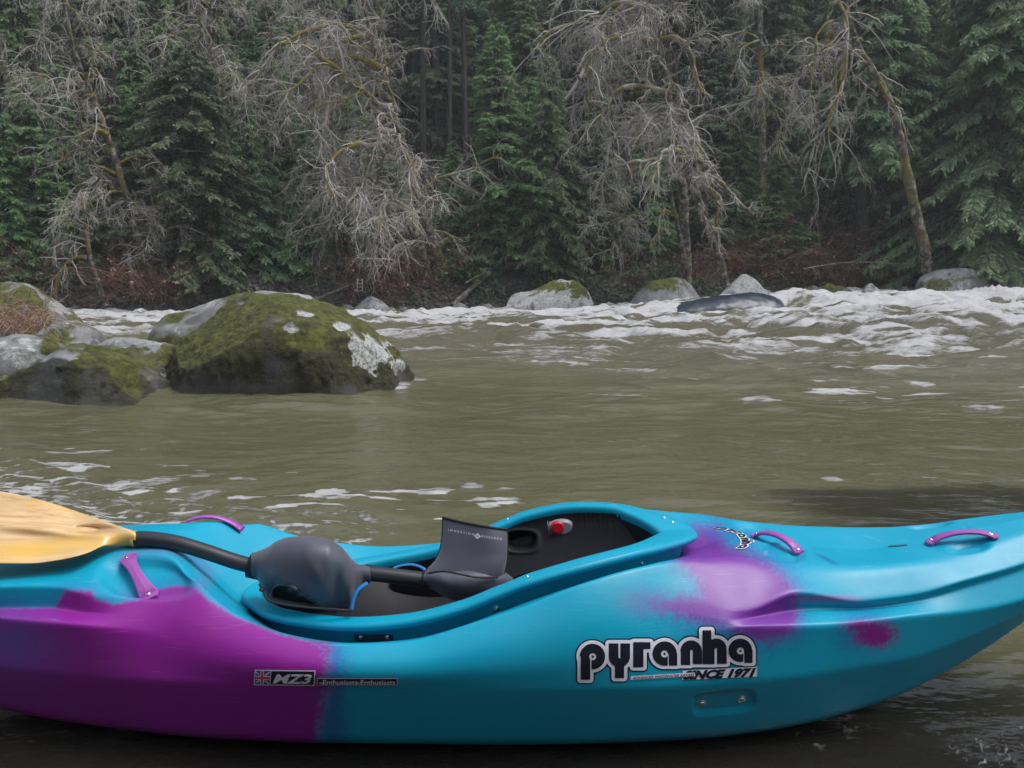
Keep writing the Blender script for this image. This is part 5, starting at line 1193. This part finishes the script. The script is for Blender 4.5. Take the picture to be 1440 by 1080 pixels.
# low green cover on the slope
rg_ = np.random.default_rng(77); n = 95000
x = rg_.uniform(-30, 30, n); d = rg_.uniform(.2, 14, n)**1.0; y = Yb(x)+d; z = ground_z(x, y)
clump = fbm(x*.8, y*.8, 0, 3, 79); kp = clump > -.05; x, y, z, clump = x[kp], y[kp], z[kp], clump[kp]; n = len(x)
C = np.stack([x, y, z+rg_.uniform(0, .45, n)*(clump+.3)*1.6], 1); D = rg_.normal(0, 1, (n, 3)); D[:, 2] = np.abs(D[:, 2])*.6+.2; D[:, 1] -= .3; D /= np.linalg.norm(D, axis=1)[:, None]; LL = rg_.uniform(.10, .34, n)
V, Fq = leaflets(C, D, LL, LL*.22, rg_); tag(mesh('undergrowth', V, Fq, MBUSH, cols={'tone': np.repeat(np.clip(rg_.uniform(0, .9, n), 0, 1), 4)}, smooth=False), 'low ferns and leafy plants covering the far bank', 'undergrowth', kind='stuff')
n = 7000; x = rg_.uniform(-26, 26, n); y = Yb(x)+rg_.uniform(-.9, .9, n); z = ground_z(x, y); ls = []
C = np.stack([x, y, z], 1); V = []; s_ = rg_.uniform(.04, .16, n); oc_ = np.array([(1, 0, 0), (-1, 0, 0), (0, 1, 0), (0, -1, 0), (0, 0, .8), (0, 0, -.8)]); of = np.array([(0, 2, 4), (2, 1, 4), (1, 3, 4), (3, 0, 4), (2, 0, 5), (1, 2, 5), (3, 1, 5), (0, 3, 5)])
V = (C[:, None]+oc_[None]*s_[:, None, None]*(1+rg_.uniform(-.35, .35, (n, 6, 1)))).reshape(-1, 3); Fq = (of[None]+(np.arange(n)*6)[:, None, None]).reshape(-1, 3)
m, t, b = newmat('cobble', rough=.85); v = coords(t); t.links.new(ramp(t, noise(t, 2.4, 5, .7, v), [(.35, (.03, .03, .026)), (.55, (.08, .08, .072)), (.75, (.20, .20, .19))]), b.inputs['Base Color'])
tag(mesh('cobbles', V, Fq, m), 'loose cobbles along the foot of the far bank', 'cobbles', kind='stuff')
# driftwood
def log(pts, Y, r, label, dY=0):
    P = line(Y, pts, dY); p = catmull(P, 6); V, Fq, _ = multi_tubes([(p, r*(1-.4*np.linspace(0, 1, len(p))))], 8)
    o = mesh('driftwood_log', V, Fq, MALD, loc=tuple(P[0]), cols={'kind_of_bark': np.stack([np.full(len(V), .12), np.zeros(len(V)), np.zeros(len(V))], 1)}); tag(o, label, 'log')
log([(637, 431), (660, 408), (690, 383)], 29.5, .13, 'brown driftwood log leaning on the bank left of the wide white boulder', -1.5)
log([(655, 398), (672, 388), (688, 382)], 30, .05, 'thin broken branch above the leaning driftwood log', -.5)
log([(445, 421), (475, 408), (505, 396)], 28.2, .06, 'thin slanting pole at the waterline right of the largest boulder', -1)
log([(1130, 378), (1190, 369), (1260, 371), (1320, 382)], 29.5, .02, 'long pale bowed branch lying over the brambles on the right', -.5)
# little white ladder shaped marker
lad = empty('marker_ladder', L_(506, 412, 27.4), 'tiny white ladder shaped marker on the far shore right of the largest boulder', 'ladder')
m, t, b = newmat('white_paint', (.33, .35, .35), .5)
for dx in (-4.5, 4.5):
    V_, F_ = tube([at(506+dx*.9, 411, 27.4), at(506+dx*.75, 392, 27.4)], .014, 6); mesh('rail', V_, F_, m, lad)
for k in range(4):
    V_, F_ = tube([at(506-4, 409-k*5, 27.4), at(506+4, 408.4-k*5, 27.4)], .011, 6); mesh('rung', V_, F_, m, lad)
# dry stems at the left edge
def stems(px0, px1, py, Y, n, h, seed, label, tone=.6):
    rg_ = np.random.default_rng(seed); ls = []
    for i in range(n):
        p = at(rg_.uniform(px0, px1), py+rg_.uniform(-6, 6), Y+rg_.uniform(-.4, .4)); d = np.array([rg_.normal(.15, .35), rg_.normal(0, .3), 1.3])
        q = curve_from(p, d, h*rg_.uniform(.5, 1.3), 9, rg_, .20, .16); ls.append((q, .0042*(1-.6*np.linspace(0, 1, 9)), tone+rg_.uniform(-.4, .5)))
        for k in range(2):
            j = rg_.integers(2, 8); ls.append((curve_from(q[j], q[j]-q[j-1]+rg_.normal(0, .05, 3), h*.3, 5, rg_, .2, .3), .0025*(1-.5*np.linspace(0, 1, 5)), tone+rg_.uniform(-.3, .5)))
    V, Fq, tg = multi_tubes(ls, 4); o = mesh('dry_bush', V, Fq, MBR, loc=tuple(at((px0+px1)/2, py, Y)), cols={'tone': tg.clip(0, 1)}, smooth=False); tag(o, label, 'dry plant')
stems(-40, 70, 462, 9.3, 130, .62, 301, 'tangle of dry reddish stems in front of the far left mossy boulder', .75)
stems(-60, 30, 478, 8.6, 60, .55, 302, 'dry tan stems rising by the lichen whitened boulder at the left edge', .85)

# ------------------------------------------------------------------ damp air
m = bpy.data.materials.new('haze_air'); m.use_nodes = True; t = m.node_tree
t.nodes.remove(t.nodes['Principled BSDF']); pv = N(t, 'ShaderNodeVolumePrincipled'); pv.inputs['Color'].default_value = (.86, .90, .94, 1); pv.inputs['Density'].default_value = .0011; pv.inputs['Anisotropy'].default_value = .1
t.links.new(pv.outputs[0], t.nodes['Material Output'].inputs['Volume'])
V_, F_ = box((0, 50, 28), (304, 224, 60)); o = mesh('haze', V_, F_, m, smooth=False); tag(o, 'thin damp haze over the whole river valley', 'haze', kind='stuff')
